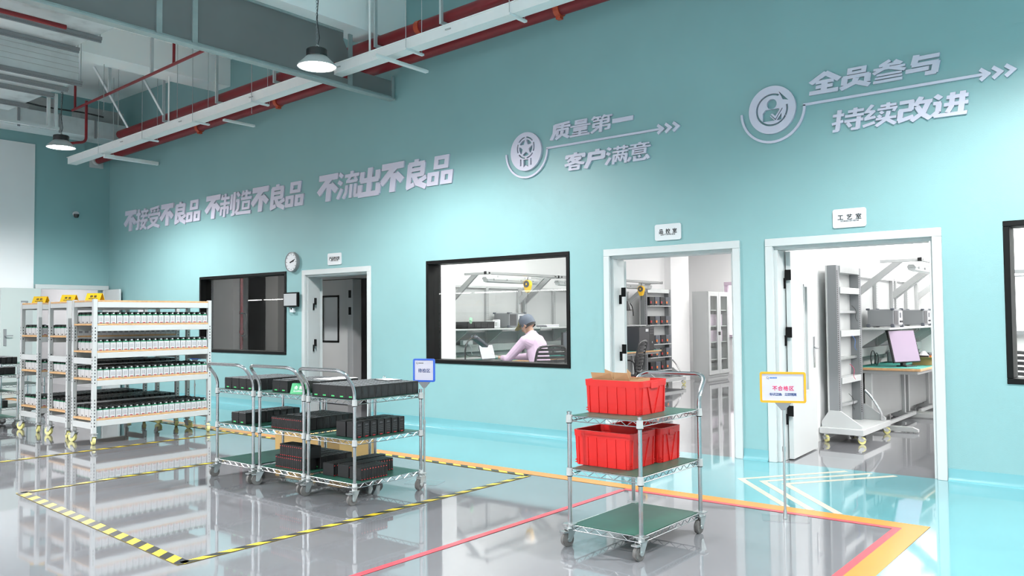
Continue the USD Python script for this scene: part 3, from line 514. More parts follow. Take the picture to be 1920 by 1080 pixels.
# ---------------------------------------------------------------- overhead
def high_bay(x, y, z, label):
    t = thing('high_bay_lamp', label, 'lamp', (x, y, z))
    G().lathe([(.20, 0), (.203, .004), (.195, .02), (.10, .115), (.098, .118), (.09, .112), (.186, .012), (.198, 0)], 36).put('reflector', 'zinc', t)
    G().lathe([(0, .004), (.19, .004), (.19, .010), (0, .010)], 36).put('lens', 'lamp_lens', t)
    G().lathe([(.0, .11), (.106, .11), (.11, .118), (.11, .175), (.104, .185), (0, .185)], 28).put('driver_housing', 'black_satin', t)
    g = G(); g.tube([(-.03, 0, .18), (-.03, 0, .21), (0, 0, .235), (.03, 0, .21), (.03, 0, .18)], .006, 6); g.put('hook', 'zinc', t)
    g = G(); top = CEIL-z; zz = .225; k = 0
    while zz < top-.02:
        ax = (1, 0, 0) if k % 2 == 0 else (0, 1, 0)
        g.tube([np.array((0, 0, zz+.02))+.011*math.cos(a)*np.array(ax, float)+(0, 0, .021*math.sin(a)) for a in np.arange(8)*PI/4], .0035, 4, closed=True); zz += .034; k += 1
    g.put('chain', 'mid_grey', t)
    G().tube([(.0, 0, .2), (.03, .01, .3), (.012, -.01, .5), (.02, .01, .8), (.008, 0, top)], .004, 5).put('cable', 'black_plastic', t)
    L = UsdLux.SphereLight.Define(stage, t+'/light'); L.CreateRadiusAttr(.13); L.CreateIntensityAttr(SPOT); L.AddTranslateOp().Set(Gf.Vec3d(0, 0, -.02))
    S = UsdLux.ShapingAPI.Apply(L.GetPrim()); S.CreateShapingConeAngleAttr(SPOT_HALF); S.CreateShapingConeSoftnessAttr(SPOT_SOFT)
for r, (y, xs) in enumerate(LAMP_ROWS):
    for k, x in enumerate(xs):
        z = 4.0
        high_bay(x, y, z, [['white-lit bell lamp farthest left, hanging below the ducts', 'white-lit bell lamp hanging on a chain before the grey smoke curtain', 'white-lit bell lamp above the doorways, just over the picture', 'white-lit bell lamp hanging at the far right along the teal wall', '', '', '', ''][k],
            f'white-lit bell lamp {ORD[k]} from the left in the middle row over the hall', f'white-lit bell lamp {ORD[k]} from the left in the row past the middle', f'white-lit bell lamp {ORD[k]} from the left in the row by the back wall'][r])
for k, x in enumerate(np.arange(-32.6, 1.5, 1.75)):
    t = thing('tube_fitting', f'{ORD[k]} white tube light from the left over the assembly benches behind', 'lamp', (x, -10.2, 2.12), group='tube lights over the assembly benches')
    G().box(-.82, -.05, .02, .82, .05, .06).put('housing', 'white_steel', t); G().cyl((-.8, 0, 0), (.8, 0, 0), .02, 8).put('tube', 'tube_light', t)
    g = G(); g.cyl((-.7, 0, .06), (-.7, 0, CEIL-2.125), .004, 5); g.cyl((.7, 0, .06), (.7, 0, CEIL-2.125), .004, 5); g.put('wires', 'zinc', t)
# smoke curtain
t = thing('smoke_curtain', 'dark grey hanging smoke curtain board with pale bottom rim under the beam', 'smoke barrier', (0, 0, 0))
sh = sbox(-9.0, 4.36, -.02, 5.06)-sbox(-.69, 4.60, .0, 5.1)-sbox(-1.03, 4.46, -.80, 4.63)-Polygon([(-.69, 4.60), (-.69, 5.1), (-.88, 5.1), (-.88, 4.95)])
G().ext(sh, .02, frame((-8.17, 0, 0), (0, 1, 0), (0, 0, 1))).put('board', 'curtain_grey', t, False)
g = G(); g.box(-8.22, -9, 4.335, -8.10, -.02, 4.36, .003); g.box(-8.15, -9, 4.36, -8.145, -.02, 4.39); g.put('bottom_rim', 'curtain_rim', t)
g = G(); g.box(-8.15, -9, 5.03, -8.125, -.9, 5.058); g.put('top_rail', 'curtain_rim', t)
for y in (-.78, -2.93, -3.33, -5.6): G().box(-8.15, y-.03, 4.36, -8.125, y+.03, 5.04).put('strap', 'curtain_rim', t)
G().box(-8.15, -.06, 4.36, -8.13, -.02, 4.66).put('strap', 'curtain_rim', t)
# cable tray, hung along the wall, sagging very slightly towards the end wall as in the photograph
TZ = 4.30
def sl(x, z0): return z0+(x+15.9)*.0245
def inclined(name, x0, x1, y0, y1, za, zb, mat, p): 
    g = G(); v = [(x0, y0, sl(x0, za)), (x0, y0, sl(x0, zb)), (x0, y1, sl(x0, za)), (x0, y1, sl(x0, zb)), (x1, y0, sl(x1, za)), (x1, y0, sl(x1, zb)), (x1, y1, sl(x1, za)), (x1, y1, sl(x1, zb))]; g.add(v, _BOXF); return g.put(name, mat, p, False)
t = thing('cable_tray', 'long white cable tray hung along the teal wall beside the red pipes', 'cable tray', (0, 0, 0))
inclined('trough', -15.9, 3, -1.0, -.84, TZ, TZ+.115, 'tray_white', t); inclined('lid', -15.92, 3, -1.012, -.83, TZ+.115, TZ+.127, 'tray_white', t)
for x in np.arange(-14.6, 3, 1.55):
    g = G(); z = sl(x, TZ-.013); g.box(x-.02, -1.05, z-.012, x+.02, -.75, z+.012); g.put('hanger_bracket', 'tray_white', t)
    g = G(); g.cyl((x, -1.03, z), (x, -1.03, CEIL), .005, 6); g.cyl((x, -.77, z), (x, -.77, CEIL), .005, 6); g.put('hanger_rod', 'zinc', t)
for x in np.arange(-13.8, 3, 1.9): G().box(x-.04, -1.016, sl(x, TZ+.06), x+.04, -1.0, sl(x, TZ+.072)).put('label_strip', 'light_grey_steel', t)
for x, y0, y1, z, h, lb in ((-14.45, -1.0, -.02, 4.265, .06, 'white strut arm under the cable tray near the end wall'), (-11.35, -.6, -.05, 4.48, .03, 'small grey strut arm under the lower red pipe'), (-7.15, -1.25, -.38, 4.455, .028, 'white twin strut arm under the tray beside the smoke curtain')):
    g = G(); g.box(x-.03, y0, z-h/2-.005, x+.03, y1, z+h/2, .004); g.put('support_arm', 'tray_white', t, label=lb)
def pipe(name, y, za, x0, r, label, clamps):
    t = thing(name, label, 'pipe', (0, 0, 0))
    G().cyl((x0, y, sl(x0, za)), (9, y, sl(9, za)), r, 20).put('pipe', 'pipe_red', t)
    for x in clamps:
        z = sl(x, za); g = G(); g.cyl((x-.035, y, z), (x+.035, y, z), r+.014, 20); g.box(x-.03, y-.03, z-r-.04, x+.03, y+.03, z-r); g.put('clamp', 'clamp_orange', t)
    return t
p = pipe('fire_pipe', -.27, 4.53, XL+.03, .07, 'lower thick red fire pipe along the teal wall under the white tray', (-12.6, -10.4, -5.2, -1.5))
G().box(XL, -.40, 4.38, XL+.03, -.14, 4.66).put('wall_flange', 'white_steel', p); G().cyl((XL+.03, -.27, 4.53), (XL+.12, -.27, 4.53), .10, 18).put('end_collar', 'white_steel', p)
p = pipe('fire_pipe', -.55, 4.735, -14.8, .075, 'upper thick red fire pipe along the teal wall behind the white tray', (-9.4, -7.1, -4.3, -.8))
for k, x in enumerate((-13.0, -11.4, -9.9, -7.75, -6.6, -4)):
    t = thing('pipe_hanger', f'galvanised strut hanger of the thick red fire pipes, {ORD[k]} from the left', 'bracket', (x, -.68, 0))
    G().box(-.03, -.02, sl(x, 4.62), 0, .02, CEIL).put('upright', 'galvanised', t); G().box(-.03, .0205, sl(x, 4.62), 0, .48, sl(x, 4.655)).put('cross_arm', 'galvanised', t)
# thin sprinkler pipe and drops
t = thing('sprinkler_pipe', 'thin red sprinkler pipe crossing under the ceiling before the far beam', 'pipe', (0, 0, 0))
G().tube(fillet([(-9.9, -1.72, 5.0), (-14.6, -1.47, 5.0)], .1), .022, 10).put('pipe', 'pipe_red', t)
G().cyl((-10.9, -1.66, 5.0), (-10.9, -1.66, 5.3), .02, 10).put('riser', 'pipe_red', t); G().cyl((-14.5, -1.47, 5.0), (-14.5, -1.47, 5.42), .02, 10).put('riser', 'pipe_red', t)
G().tube(fillet([(-14.0, -1.5, 5.05), (-14.0, -1.5, 4.36), (-14.0, -1.75, 4.30)], .08), .022, 10).put('drop', 'pipe_red', t)
for x, y, l in ((-11.6, -1.62, 'right'), (-13.1, -1.54, 'left')):
    G().box(x-.02, y-.02, 5.024, x+.02, y+.02, CEIL).top('strut_hanger', 'galvanised', 'galvanised strut holding the thin sprinkler pipe, '+l+' one', 'bracket')
for x, y, l in ((-12.9, -.9, 'nearer'), (-14.2, -.85, 'farther')):
    G().tube([(x, y-.45, CEIL), (x+.1, y+.1, 4.75)], .022, 4).top('diagonal_brace', 'galvanised', 'slanted perforated brace from ceiling to red pipes, '+l+' one', 'bracket')
for k, (x, y) in enumerate(((-12.5, -1.9), (-13.3, -1.3), (-12.0, -1.0), (-10.9, -.4), (-10.3, -.5))):
    G().cyl((x, y, 4.54), (x, y, CEIL), .006, 6).top('hanger_rod', 'zinc', f'thin threaded ceiling rod near the far ducts, {ORD[k]} from the left', 'rod', 'thin ceiling rods by the far ducts')
G().cyl((-12.35, -.95, sl(-12.35, TZ+.13)), (-12.35, -.95, CEIL), .014, 8).top('conduit_drop', 'tray_white', 'white conduit dropping from the ceiling to the cable tray', 'conduit')
G().cyl((-7.6, -.92, sl(-7.6, TZ+.13)), (-7.6, -.92, CEIL), .014, 8).top('conduit_drop', 'tray_white', 'white conduit dropping to the tray beside the smoke curtain', 'conduit')
t = thing('smoke_detector', 'round cream smoke detector on the far ceiling', 'detector', (-14.6, -1.55, CEIL))
G().lathe([(0, -.07), (.07, -.068), (.085, -.04), (.09, -.02), (.11, -.02), (.11, 0)], 20).put('body', 'sign_white', t)
# ducts
def duct(name, x0, x1, y0, y1, z0, z1, flx, label, fr=.04):
    t = thing(name, label, 'duct', (0, 0, 0)); G().box(x0, y0, z0, x1, y1, z1, .004).put('sheet_metal', 'galvanised', t)
    for x in flx:
        g = G(); g.box(x-.03, y0-.05, z0-fr, x+.03, y1+.05, z0-.002); g.box(x-.012, y0-.05, z0-fr-.025, x+.012, y1+.05, z0-fr); g.put('angle_flange', 'mid_grey', t)
    for x in flx[:2]: G().cyl((x, y1+.04, z0-fr), (x, y1+.04, CEIL), .006, 6).put('hanger_rod', 'zinc', t)
    g = G()
    for z in np.linspace(z0+.1, z1-.08, 4): g.box(x1, y0, z, x1+.004, y1, z+.006)
    g.put('seams', 'light_grey_steel', t); return t
BIG = duct('air_duct', -13.8, -11.4, -6.5, -2.74, 4.62, 5.02, (-11.42, -11.85, -12.3, -13.2), 'big galvanised air duct with dark cross flanges at upper left')
duct('air_duct', -10.4, -9.1, -6.5, -3.30, 4.68, 4.95, (-9.62, -10.2), 'nearer galvanised air duct just behind the smoke curtain at top left')
t = thing('air_duct', 'low galvanised duct crossing before the teal end wall', 'duct', (0, 0, 0))
G().box(-15.4, -4.5, 4.66, -14.9, -.36, 4.96, .004).put('sheet_metal', 'galvanised', t)
for y in (-1.55, -.95, -2.2): G().box(-14.9, y-.02, 4.64, -14.885, y+.02, 4.98).put('joint', 'mid_grey', t)
G().box(-15.75, -1.0, 5.02, -15.2, -.3, 5.26, .004).top('ceiling_box', 'concrete_grey', 'grey box on top of the low duct at the end wall, right one', 'duct box')
G().box(-15.75, -2.4, 5.02, -15.2, -1.5, 5.28, .004).top('ceiling_box', 'concrete_grey', 'grey box on top of the low duct at the end wall, left one', 'duct box')
G().tube(fillet([(-14.7, -2.6, 5.05), (-14.7, -1.9, 4.99), (-14.7, -1.2, 5.02), (-14.7, -.9, 5.0)], .2), .014, 6).top('cable_bundle', 'black_plastic', 'black cables lying along the low duct', 'cable')
G().tube([(-9.35, -5.5, 4.60), (-9.35, -3.75, 4.60)], .026, 10).top('drain_pipe', 'pipe_red', 'short thin red pipe under the nearer air duct', 'pipe')
t = BIG
g = G(); g.box(-12.62, -2.66, 4.2, -12.58, -2.62, 4.65); g.box(-12.62, -2.56, 4.2, -12.58, -2.52, 4.7); g.put('strut_upright', 'galvanised', t)
g = G(); g.box(-12.62, -3.6, 4.17, -12.57, -2.5, 4.21); g.put('cross_arm', 'galvanised', t)

# ---------------------------------------------------------------- white module racks
def caster(name, parent, x, y, ztop, r, ang, wheel_mat, fork_mat='zinc', w=.03, brake=False, wlabel=None):
    """swivel caster under (x, y): plate, fork, wheel"""
    a = math.radians(ang); d = np.array([math.cos(a), math.sin(a), 0]); n = np.array([-math.sin(a), math.cos(a), 0]); c = np.array([x, y, 0])+d*r*.55; c[2] = r
    g = G(); g.box(x-.035, y-.03, ztop-.006, x+.035, y+.03, ztop); g.cyl((x, y, ztop-.03), (x, y, ztop-.006), .02, 12)
    T = frame((x, y, 0), d, n)
    for s in (-1, 1):
        pl = Polygon([(-.028, ztop-.03), (.03, ztop-.03), (r*.55+.012, r-.008), (r*.55-.016, r-.012), (-.02, ztop-.05)])
        g.ext(pl, .004, T@np.array([[1, 0, 0, 0], [0, 0, -1, s*(w/2+.006)+.002], [0, 1, 0, 0], [0, 0, 0, 1.]]))
    g.add(*_bx(-.03, -w/2-.008, ztop-.034, .032, w/2+.008, ztop-.026), T)
    if brake: g.add(*_bx(.02, -.022, ztop-.05, r*.55+r*.95, .022, ztop-.04), T)
    q = g.put(name, fork_mat, parent)
    p = n*w/2
    g = G(); g.cyl(c-p*.8, c+p*.8, r, 20); g.cyl(c-p, c+p, r*.88, 20); g.put('wheel', wheel_mat, q, label=wlabel)
    G().cyl(c-n*(w/2+.012), c+n*(w/2+.012), .012, 10).put('hub', fork_mat, q)
    return q
def _bx(x0, y0, z0, x1, y1, z1):
    return [(x, y, z) for x in (x0, x1) for y in (y0, y1) for z in (z0, z1)], _BOXF
def rack(x0, x1, y0, y1, boards, label):
    t = thing('module_rack', label, 'shelving rack', (x0, y0, 0)); W = x1-x0; L = y1-y0; ps = .045; zb = .12
    for ix, px in enumerate((0, W-ps)):
        for iy, py in enumerate((0, L-ps)):
            q = G().box(px, py, zb+.01, px+ps, py+ps, 1.625, .003).put('post', 'white_steel', t)
            g = G()
            ym = py-.0012 if iy == 0 else py+ps
            for a, b in ((.2, .52), (.68, 1.0), (1.15, 1.32)):
                for z in np.arange(a, b, .036):
                    g.box(px+ps-.001, py+.016, z, px+ps+.0012, py+.027, z+.016); g.box(px+.016, ym, z, px+.027, ym+.0012, z+.016)
            g.put('punched_holes', 'dark_grey', q, False)
    for z in boards:
        G().box(.006, .006, z-.02, W-.006, L-.006, z, .002).put('board', 'wood_edge', t)
        for px in (.002, W-.032): G().box(px, ps, z-.085, px+.03, L-ps, z-.0205, .003).put('long_beam', 'white_steel', t)
        if z > 1.5 or True:
            for py in (.006, L-.03):
                if z > 1.5: G().box(ps, py, z-.075, W-ps, py+.024, z-.0205, .003).put('end_beam', 'white_steel', t)
    for z in (.21, .93):
        for py in (.004, L-.028): G().box(ps, py, z-.035, W-ps, py+.024, z+.035, .003).put('end_beam', 'white_steel', t)
    for (px, py, a) in ((.03, .03, 200), (W-.03, .03, 170), (.03, L-.03, 20), (W-.03, L-.03, -20)):
        caster('caster', t, px, py, zb+.01, .052, a, 'wheel_yellow', 'light_grey_steel', .034, brake=True)
    return t
B1 = (.29, .735, 1.045, 1.35, 1.615); B2 = (.32, .77, 1.207, 1.615)
R1 = (-9.90, -9.355, -3.42, -1.98); R2 = (-10.70, -10.15, -3.36, -1.96); R3 = (-11.55, -10.99, -3.36, -1.96)
rack(*R1, B1, 'white wheeled rack nearest the trolleys, four shelves packed with small white modules')
rack(*R2, B2, 'white wheeled rack of modules, the middle one of the three racks')
rack(*R3, B2, 'white wheeled rack of modules, the farthest left of the three racks')
# the small white module: label side towards +x, end with a dark plug hole towards -y
MX, MY, MZ = .098, .066, .092
mod = None
def module(loc, label, group, rz=0):
    global mod
    if mod: return dup(mod, loc, rz, label, group)
    t = thing('power_module', label, 'module', loc, rz, group); mod = t
    G().box(-MX/2, -MY/2, 0, MX/2, MY/2, MZ, .004).put('body', 'module_white', t)
    g = G(); g.box(MX/2, -MY*.40, .02, MX/2+.0008, MY*.40, .078)
    g.put('label_plate', 'sign_white', t, False)
    g = G()
    for k in range(5): g.box(MX/2+.0008, -MY*.34+k*.0095, .026, MX/2+.0016, -MY*.34+k*.0095+.0042, .074)
    g.put('printed_lines', 'label_grey', t, False)
    G().box(MX/2+.0001, -MY*.2, .006, MX/2+.0016, MY*.25, .013).put('latch', 'latch_red', t, False)
    g = G(); g.box(-MX*.44, -MY*.42, MZ, MX*.44, MY*.42, MZ+.012); g.put('terminal_board', 'pcb_green', t, False)
    g = G()
    for k in range(3):
        x = -MX*.40+k*.029; g.box(x, -MY*.40, MZ+.012, x+.02, MY*.36, MZ+.036+.004*(k % 2), .002)
    g.put('terminals', 'black_plastic', t, False)
    g = G(); g.box(MX*.26, -MY*.1, MZ+.012, MX*.40, MY*.28, MZ+.032, .003); g.put('coil', 'module_white', t, False)
    g = G(); g.box(-.012, -MY/2-.001, .008, .012, -MY/2+.001, .022); g.put('plug_hole', 'ink_black', t, False)
    return t
def fill(R, z, ring, label, group, nx=5, ny=19, end_only=False):
    x0, x1, y0, y1 = R; sx = (x1-x0-.012)/nx; sy = (y1-y0-.10)/ny; rest = []
    for i in range(nx):
        for j in range(ny):
            x = x0+.006+sx*(i+.5); y = y0+.05+sy*(j+.5)
            vis = (i == nx-1 or j == 0) if ring else True
            if end_only: vis = j == 0
            if vis: module((x, y, z+.0005), f'white module, {ORD[j]} from the near end in the {ORD[nx-1-i] if i < nx-1 else "front"} row, {label}', group)
            else: rest.append((x, y, z+.0005))
    return rest
NM = ('top shelf', 'second shelf', 'third shelf', 'lowest shelf')
rest = []
for z, nm, ring in ((1.35, NM[0], 1), (1.045, NM[1], 1), (.735, NM[2], 0), (.29, NM[3], 0)):
    rest += fill(R1, z, ring, f'{nm} of nearest rack', f'white modules in the {nm} of the nearest rack')
for R, nm in ((R2, 'middle'), (R3, 'farthest')):
    for z, s in ((1.207, 'upper'), (.77, 'centre'), (.32, 'lowest')):
        rest += fill(R, z, 0, f'{s} shelf of {nm} rack', f'near end modules on the {s} shelf of the {nm} rack', end_only=True)
        module_n = 0
t = thing('packed_modules', 'small white modules packed behind the visible rows on the racks', 'module', (0, 0, 0), kind='stuff')
g = G(); g2 = G(); g3 = G()
for x, y, z in rest:
    g.box(x-MX/2, y-MY/2, z, x+MX/2, y+MY/2, z+MZ); g2.box(x-MX*.44, y-MY*.4, z+MZ, x+MX*.44, y+MY*.4, z+MZ+.03)
    g3.box(x+MX/2, y-MY*.34, z+.03, x+MX/2+.001, y+MY*.3, z+.074)
g.put('bodies', 'module_white', t, False); g2.put('tops', 'black_plastic', t, False); g3.put('labels', 'label_grey', t, False)
def tent(name, loc, rz, mat, ink, word, sub, label, L=.19, H=.085, D=.06):
    t = thing(name, label, 'tent sign', loc, rz)
    sh = Polygon([(-D, 0), (-.012, H), (.012, H), (D, 0), (D-.006, 0), (.008, H-.008), (-.008, H-.008), (-D+.006, 0)])
    G().ext(sh, L, frame((-L/2, 0, 0), (0, 1, 0), (0, 0, 1))).put('folded_plate', mat, t, False)
    n = np.array([0, -H, D-.012]); n = n/np.linalg.norm(n); up = np.array([0, D-.012, H]); up = up/np.linalg.norm(up)
    T = frame(np.array([0, -D, 0])+n*.0006, (1, 0, 0), up); S = lambda x, y: T@np.array([[1, 0, 0, x], [0, 1, 0, y], [0, 0, 1, 0], [0, 0, 0, 1.]])
    g = G(); w = .034; write(g, word, w, w*1.35, .0008, S(-w*1.17, .045), 2.5); latin(g, sub, .012, L*.6, S(-L*.3, .018), .0008); g.put('lettering', ink, t, False)
    return t
for (x, y), k in (((-9.66, -3.27), 'nearest'), ((-10.45, -3.22), 'middle'), ((-11.28, -3.22), 'farthest')):
    tent('tent_sign', (x, y, 1.6155), 38, 'tent_yellow', 'ink_black', '待检', 'Waiting', f'yellow folded tent sign on top of the {k} white rack', .17, .085, .06)

# ---------------------------------------------------------------- chrome wire trolleys
def trolley(x0, x1, y0, y1, zs, label, far_handle=False, brakes=True):
    t = thing('wire_trolley', label, 'trolley', (x0, y0, 0)); W = x1-x0; L = y1-y0; pr = .0127; zt = .80; zc = .135
    hy = L if far_handle else 0; oy = L-hy; s = 1 if far_handle else -1
    for x in (0, W):
        g = G(); g.cyl((x, oy, zc), (x, oy, zt), pr, 12)
        for z in np.arange(.2, zt-.02, .05): g.cyl((x, oy, z), (x, oy, z+.003), pr+.0007, 12)
        g.lathe([(pr+.002, zt), (pr+.002, zt+.008), (0, zt+.012)], 12, at=(x, oy, 0)); g.put('post', 'chrome', t)
        g = G(); g.cyl((x, hy, zc), (x, hy, zt-.06), pr, 12)
        for z in np.arange(.2, zt-.08, .05): g.cyl((x, hy, z), (x, hy, z+.003), pr+.0007, 12)
        g.put('post', 'chrome', t)
    o = s*.115; hz = 1.0
    pts = fillet([(0, hy, zt-.06), (0, hy, .86), (.0, hy+o*.75, .975), (.05, hy+o, hz), (W-.05, hy+o, hz), (W, hy+o*.75, .975), (W, hy, .86), (W, hy, zt-.06)], .07, 7)
    G().tube(pts, .0135, 10).put('handle', 'chrome', t)
    for z in zs:
        g = G(); d = .03; zz = z-.004; r = .0032
        lo = zz-d
        for a, b in (((0, 0), (W, 0)), ((W, 0), (W, L)), ((W, L), (0, L)), ((0, L), (0, 0))):
            a = np.array(a, float); b = np.array(b, float); n = int(round(np.linalg.norm(b-a)/.045))
            g.cyl((*a, zz), (*b, zz), r, 6, cap=False); g.cyl((*a, lo), (*b, lo), r, 6, cap=False)
            P = [(*(a+(b-a)*(k/n)), zz if k % 2 == 0 else lo) for k in range(n+1)]
            for p, q in zip(P, P[1:]): g.cyl(p, q, .0024, 5, cap=False)
        sh = g.put('shelf_frame', 'chrome', t)
        for x in (0, W):
            for y in (0, L):
                G().cyl((x, y, lo-.008), (x, y, zz+.008), .021, 14, .018).put('collar', 'light_grey_steel', sh); G().cyl((x, y, lo-.014), (x, y, lo-.008), .017, 14).put('collar_ring', 'black_plastic', sh)
        g = G(); g.ext(rbox(.008, .008, W-.008, L-.008, .02), .004, frame((0, 0, z-.004), (1, 0, 0), (0, 1, 0))); g.put('shelf_mat', 'mat_green', t, False, label='dark green rubber mat')
    for (x, y, a) in ((0, 0, 258), (W, 0, 268), (0, L, 85), (W, L, 275)):
        caster('caster', t, x, y, zc, .043, a+random.uniform(-12, 12), 'wheel_grey', 'zinc', .028, brake=brakes and y == 0)
    return t
A = (-2.875, -2.385, -3.485, -2.735); ZA = (.785, .465, .13)
trolley(*A, ZA, 'chrome wire trolley at the right carrying the red crates, handle at its far end', far_handle=True)
B = (-5.315, -4.765, -3.565, -2.875); C = (-6.00, -5.40, -3.545, -2.86); D = (-6.635, -6.085, -3.55, -2.86); ZB = (.775, .475, .155)
trolley(*B, ZB, 'chrome wire trolley with battery modules, rightmost of the three side by side')
trolley(*C, ZB, 'chrome wire trolley with a green tent sign, middle of the three side by side')
trolley(*D, ZB, 'chrome wire trolley with an empty lowest shelf, leftmost of the three side by side')
E_ = (-11.75, -11.19, -3.50, -2.80); F_ = (-12.9, -12.3, -3.3, -2.6)
trolley(-11.79-.55, -11.76, -3.98, -3.30, (.69, .475, .14), 'chrome wire trolley cut off by the left edge of the picture')
trolley(-13.6, -13.0, -3.2, -2.5, ZB, 'chrome wire trolley far left behind the white racks')

# ---------------------------------------------------------------- black battery modules
bm = None; BX, BY, BZ = .103, .066, .098
def battery(loc, label, group, rz=0):
    global bm
    if bm: return dup(bm, loc, rz, label, group)
    t = thing('battery_module', label, 'battery', loc, rz, group); bm = t
    G().box(-BX/2, -BY/2, 0, BX/2, BY/2, BZ, .003).put('body', 'black_plastic', t, label='black plastic case')
    g = G()
    for s in (-1, 1): g.box(s*BX*.2-.004, -BY*.4, BZ, s*BX*.2+.004, BY*.4, BZ+.0015)
    g.box(-BX*.42, -BY*.42, BZ, BX*.42, -BY*.36, BZ+.002); g.put('top_ribs', 'mid_grey', t, False)
    G().box(-.018, -BY/2-.0015, .012, .018, -BY/2+.0005, .022).put('tag', 'tag_green', t, False)
    g = G()
    for z in (.045, .062, .078): g.box(-BX/2-.001, -BY/2-.001, z, -BX/2+.006, -BY/2+.004, z+.006)
    g.box(BX/2, -BY*.3, .03, BX/2+.001, BY*.3, .08); g.put('side_grooves', 'black_satin', t, False)
    return t
sm = None; SX, SY, SZ = .026, .13, .098
def slim(loc, label, group, rz=0):
    global sm
    if sm: return dup(sm, loc, rz, label, group)
    t = thing('slim_module', label, 'battery', loc, rz, group); sm = t
    G().box(-SX/2, -SY/2, 0, SX/2, SY/2, SZ, .0035).put('body', 'black_plastic', t, label='black plastic case')
    G().box(-.0035, -SY/2-.0012, .079, .0035, -SY/2+.0005, .084).put('light', 'led_red', t, False, label='small red indicator')
    G().box(-.0065, -SY/2-.0015, .004, .0065, -SY/2+.0005, .010).put('latch', 'latch_red', t, False, label='red latch bar')
    return t
st = None
def slotted(loc, label, group, rz=0):
    global st
    if st: return dup(st, loc, rz, label, group)
    t = thing('slotted_module', label, 'battery', loc, rz, group); st = t; X, Y, Z = .11, .066, .12
    g = G(); g.box(-X/2, -Y/2, 0, X/2, Y/2, Z, .004); g.put('body', 'black_plastic', t, label='black plastic case')
    g = G(); g.box(X/2-.001, -Y*.22, .092, X/2+.0012, Y*.22, .102)
    for k in range(4): g.box(X/2-.001, -Y*.3, .03+k*.014, X/2+.001, Y*.3, .034+k*.014)
    g.put('slots', 'dark_grey', t, False); G().box(X/2-.001, -.013, .004, X/2+.002, .013, .011).put('tag', 'latch_red', t, False)
    G().box(-X*.3, -Y*.1, Z, X*.3, Y*.1, Z+.0015).put('top_rib', 'dark_grey', t, False)
    return t
def grid(fn, Rr, z, nx, ny, px, py, x0, y0, label, group, rz=0, jit=0):
    for i in range(nx):
        for j in range(ny): fn((Rr[0]+x0+px*i+random.uniform(-jit, jit), Rr[2]+y0+py*j, z+.0005), f'{label}, {ORD[j]} row from front, {ORD[i]} from left', group, rz)
grid(battery, B, ZB[0], 5, 10, .1032, .0664, .069, .052, 'black battery, top shelf of blue sign trolley', 'batteries on the top shelf of the rightmost trolley')
grid(slotted, B, ZB[1], 2, 7, .125, .0735, .215+.08, .11, 'slotted black module, middle shelf of blue sign trolley', 'slotted modules on the middle shelf of the rightmost trolley')
for k in range(10): slim((B[0]+.44, B[2]+.11+.0275*k, ZB[2]+.0005), f'slim module, {ORD[k]} from the near end, front block, lowest shelf, blue sign trolley', 'slim modules in the front block on the lowest shelf of the rightmost trolley', 90)
for k in range(17): slim((B[0]+.285, B[2]+.12+.0275*k, ZB[2]+.0005), f'slim module, {ORD[k]} from the near end, middle strip, lowest shelf, blue sign trolley', 'slim modules in the middle strip on the lowest shelf of the rightmost trolley', 90)
for k in range(20): slim((B[0]+.13, B[2]+.10+.0275*k, ZB[2]+.0005), f'slim module, {ORD[k]} from the near end, left strip, lowest shelf, blue sign trolley', 'slim modules in the left strip on the lowest shelf of the rightmost trolley', 90)
grid(battery, C, ZB[0], 2, 1, .106, .07, .13, .10, 'black battery beside the green tent sign', 'batteries beside the green tent sign')
grid(battery, C, ZB[0], 5, 6, .106, .0672, .09, .22, 'black battery behind the green tent sign', 'batteries behind the green tent sign on the middle trolley')
for k in range(16): slim((C[0]+.095+.0275*k, C[2]+.12, ZB[1]+.0005), f'slim module with red light, {ORD[k]} from left, middle shelf, green tent trolley', 'slim modules in the front row of the middle shelf of the middle trolley')
grid(battery, C, ZB[1], 4, 6, .106, .0672, .14, .23, 'black battery, middle shelf of green tent trolley', 'batteries behind the slim modules on the middle shelf of the middle trolley')
for L_, n, x in ((0, 14, .14), (1, 14, .2)):
    for k in range(n): slim((C[0]+x+.0275*k, C[2]+.13, ZB[2]+.0005+L_*(SZ+.001)), f'slim module, {ORD[k]} from left, {("lower", "upper")[L_]} layer, lowest shelf, green tent trolley', f'slim modules in the {("lower", "upper")[L_]} layer on the lowest shelf of the middle trolley')
grid(battery, C, ZB[2], 4, 5, .106, .0672, .17, .24, 'black battery, lowest shelf of green tent trolley', 'batteries at the bottom of the middle trolley')
grid(battery, D, ZB[0], 4, 8, .112, .0672, .12, .06, 'black battery, top shelf of trolley beside racks', 'batteries on the top shelf of the leftmost of the three trolleys')
grid(battery, D, ZB[1], 2, 8, .112, .072, .21, .07, 'black battery, middle shelf of trolley beside racks', 'batteries on the middle shelf of the leftmost of the three trolleys', jit=.004)
Eb = (-12.34, 0, -3.98, 0); Fb = (-13.6, 0, -3.2, 0)
for j in range(5):
    for i in range(4): slim((Eb[0]+.36+.0275*i*1.0, Eb[2]+.1+.132*j, .6905), f'slim module, {ORD[j]} row, {ORD[i]} from left, trolley cut off at the left edge', 'slim modules on the top shelf of the cut off trolley')
for j in range(3): battery((Eb[0]+.43, Eb[2]+.1+.075*j, .4755), f'black battery, {ORD[j]} on the middle shelf of the trolley cut off at left edge', 'batteries on the middle shelf of the cut off trolley')
for j in range(4):
    for i in range(5): battery((Fb[0]+.1+.106*i, Fb[2]+.1+.072*j, ZB[0]+.0005), f'black battery, {ORD[j]} row, {ORD[i]} from left, top of trolley behind the racks', 'batteries on the far left trolley')
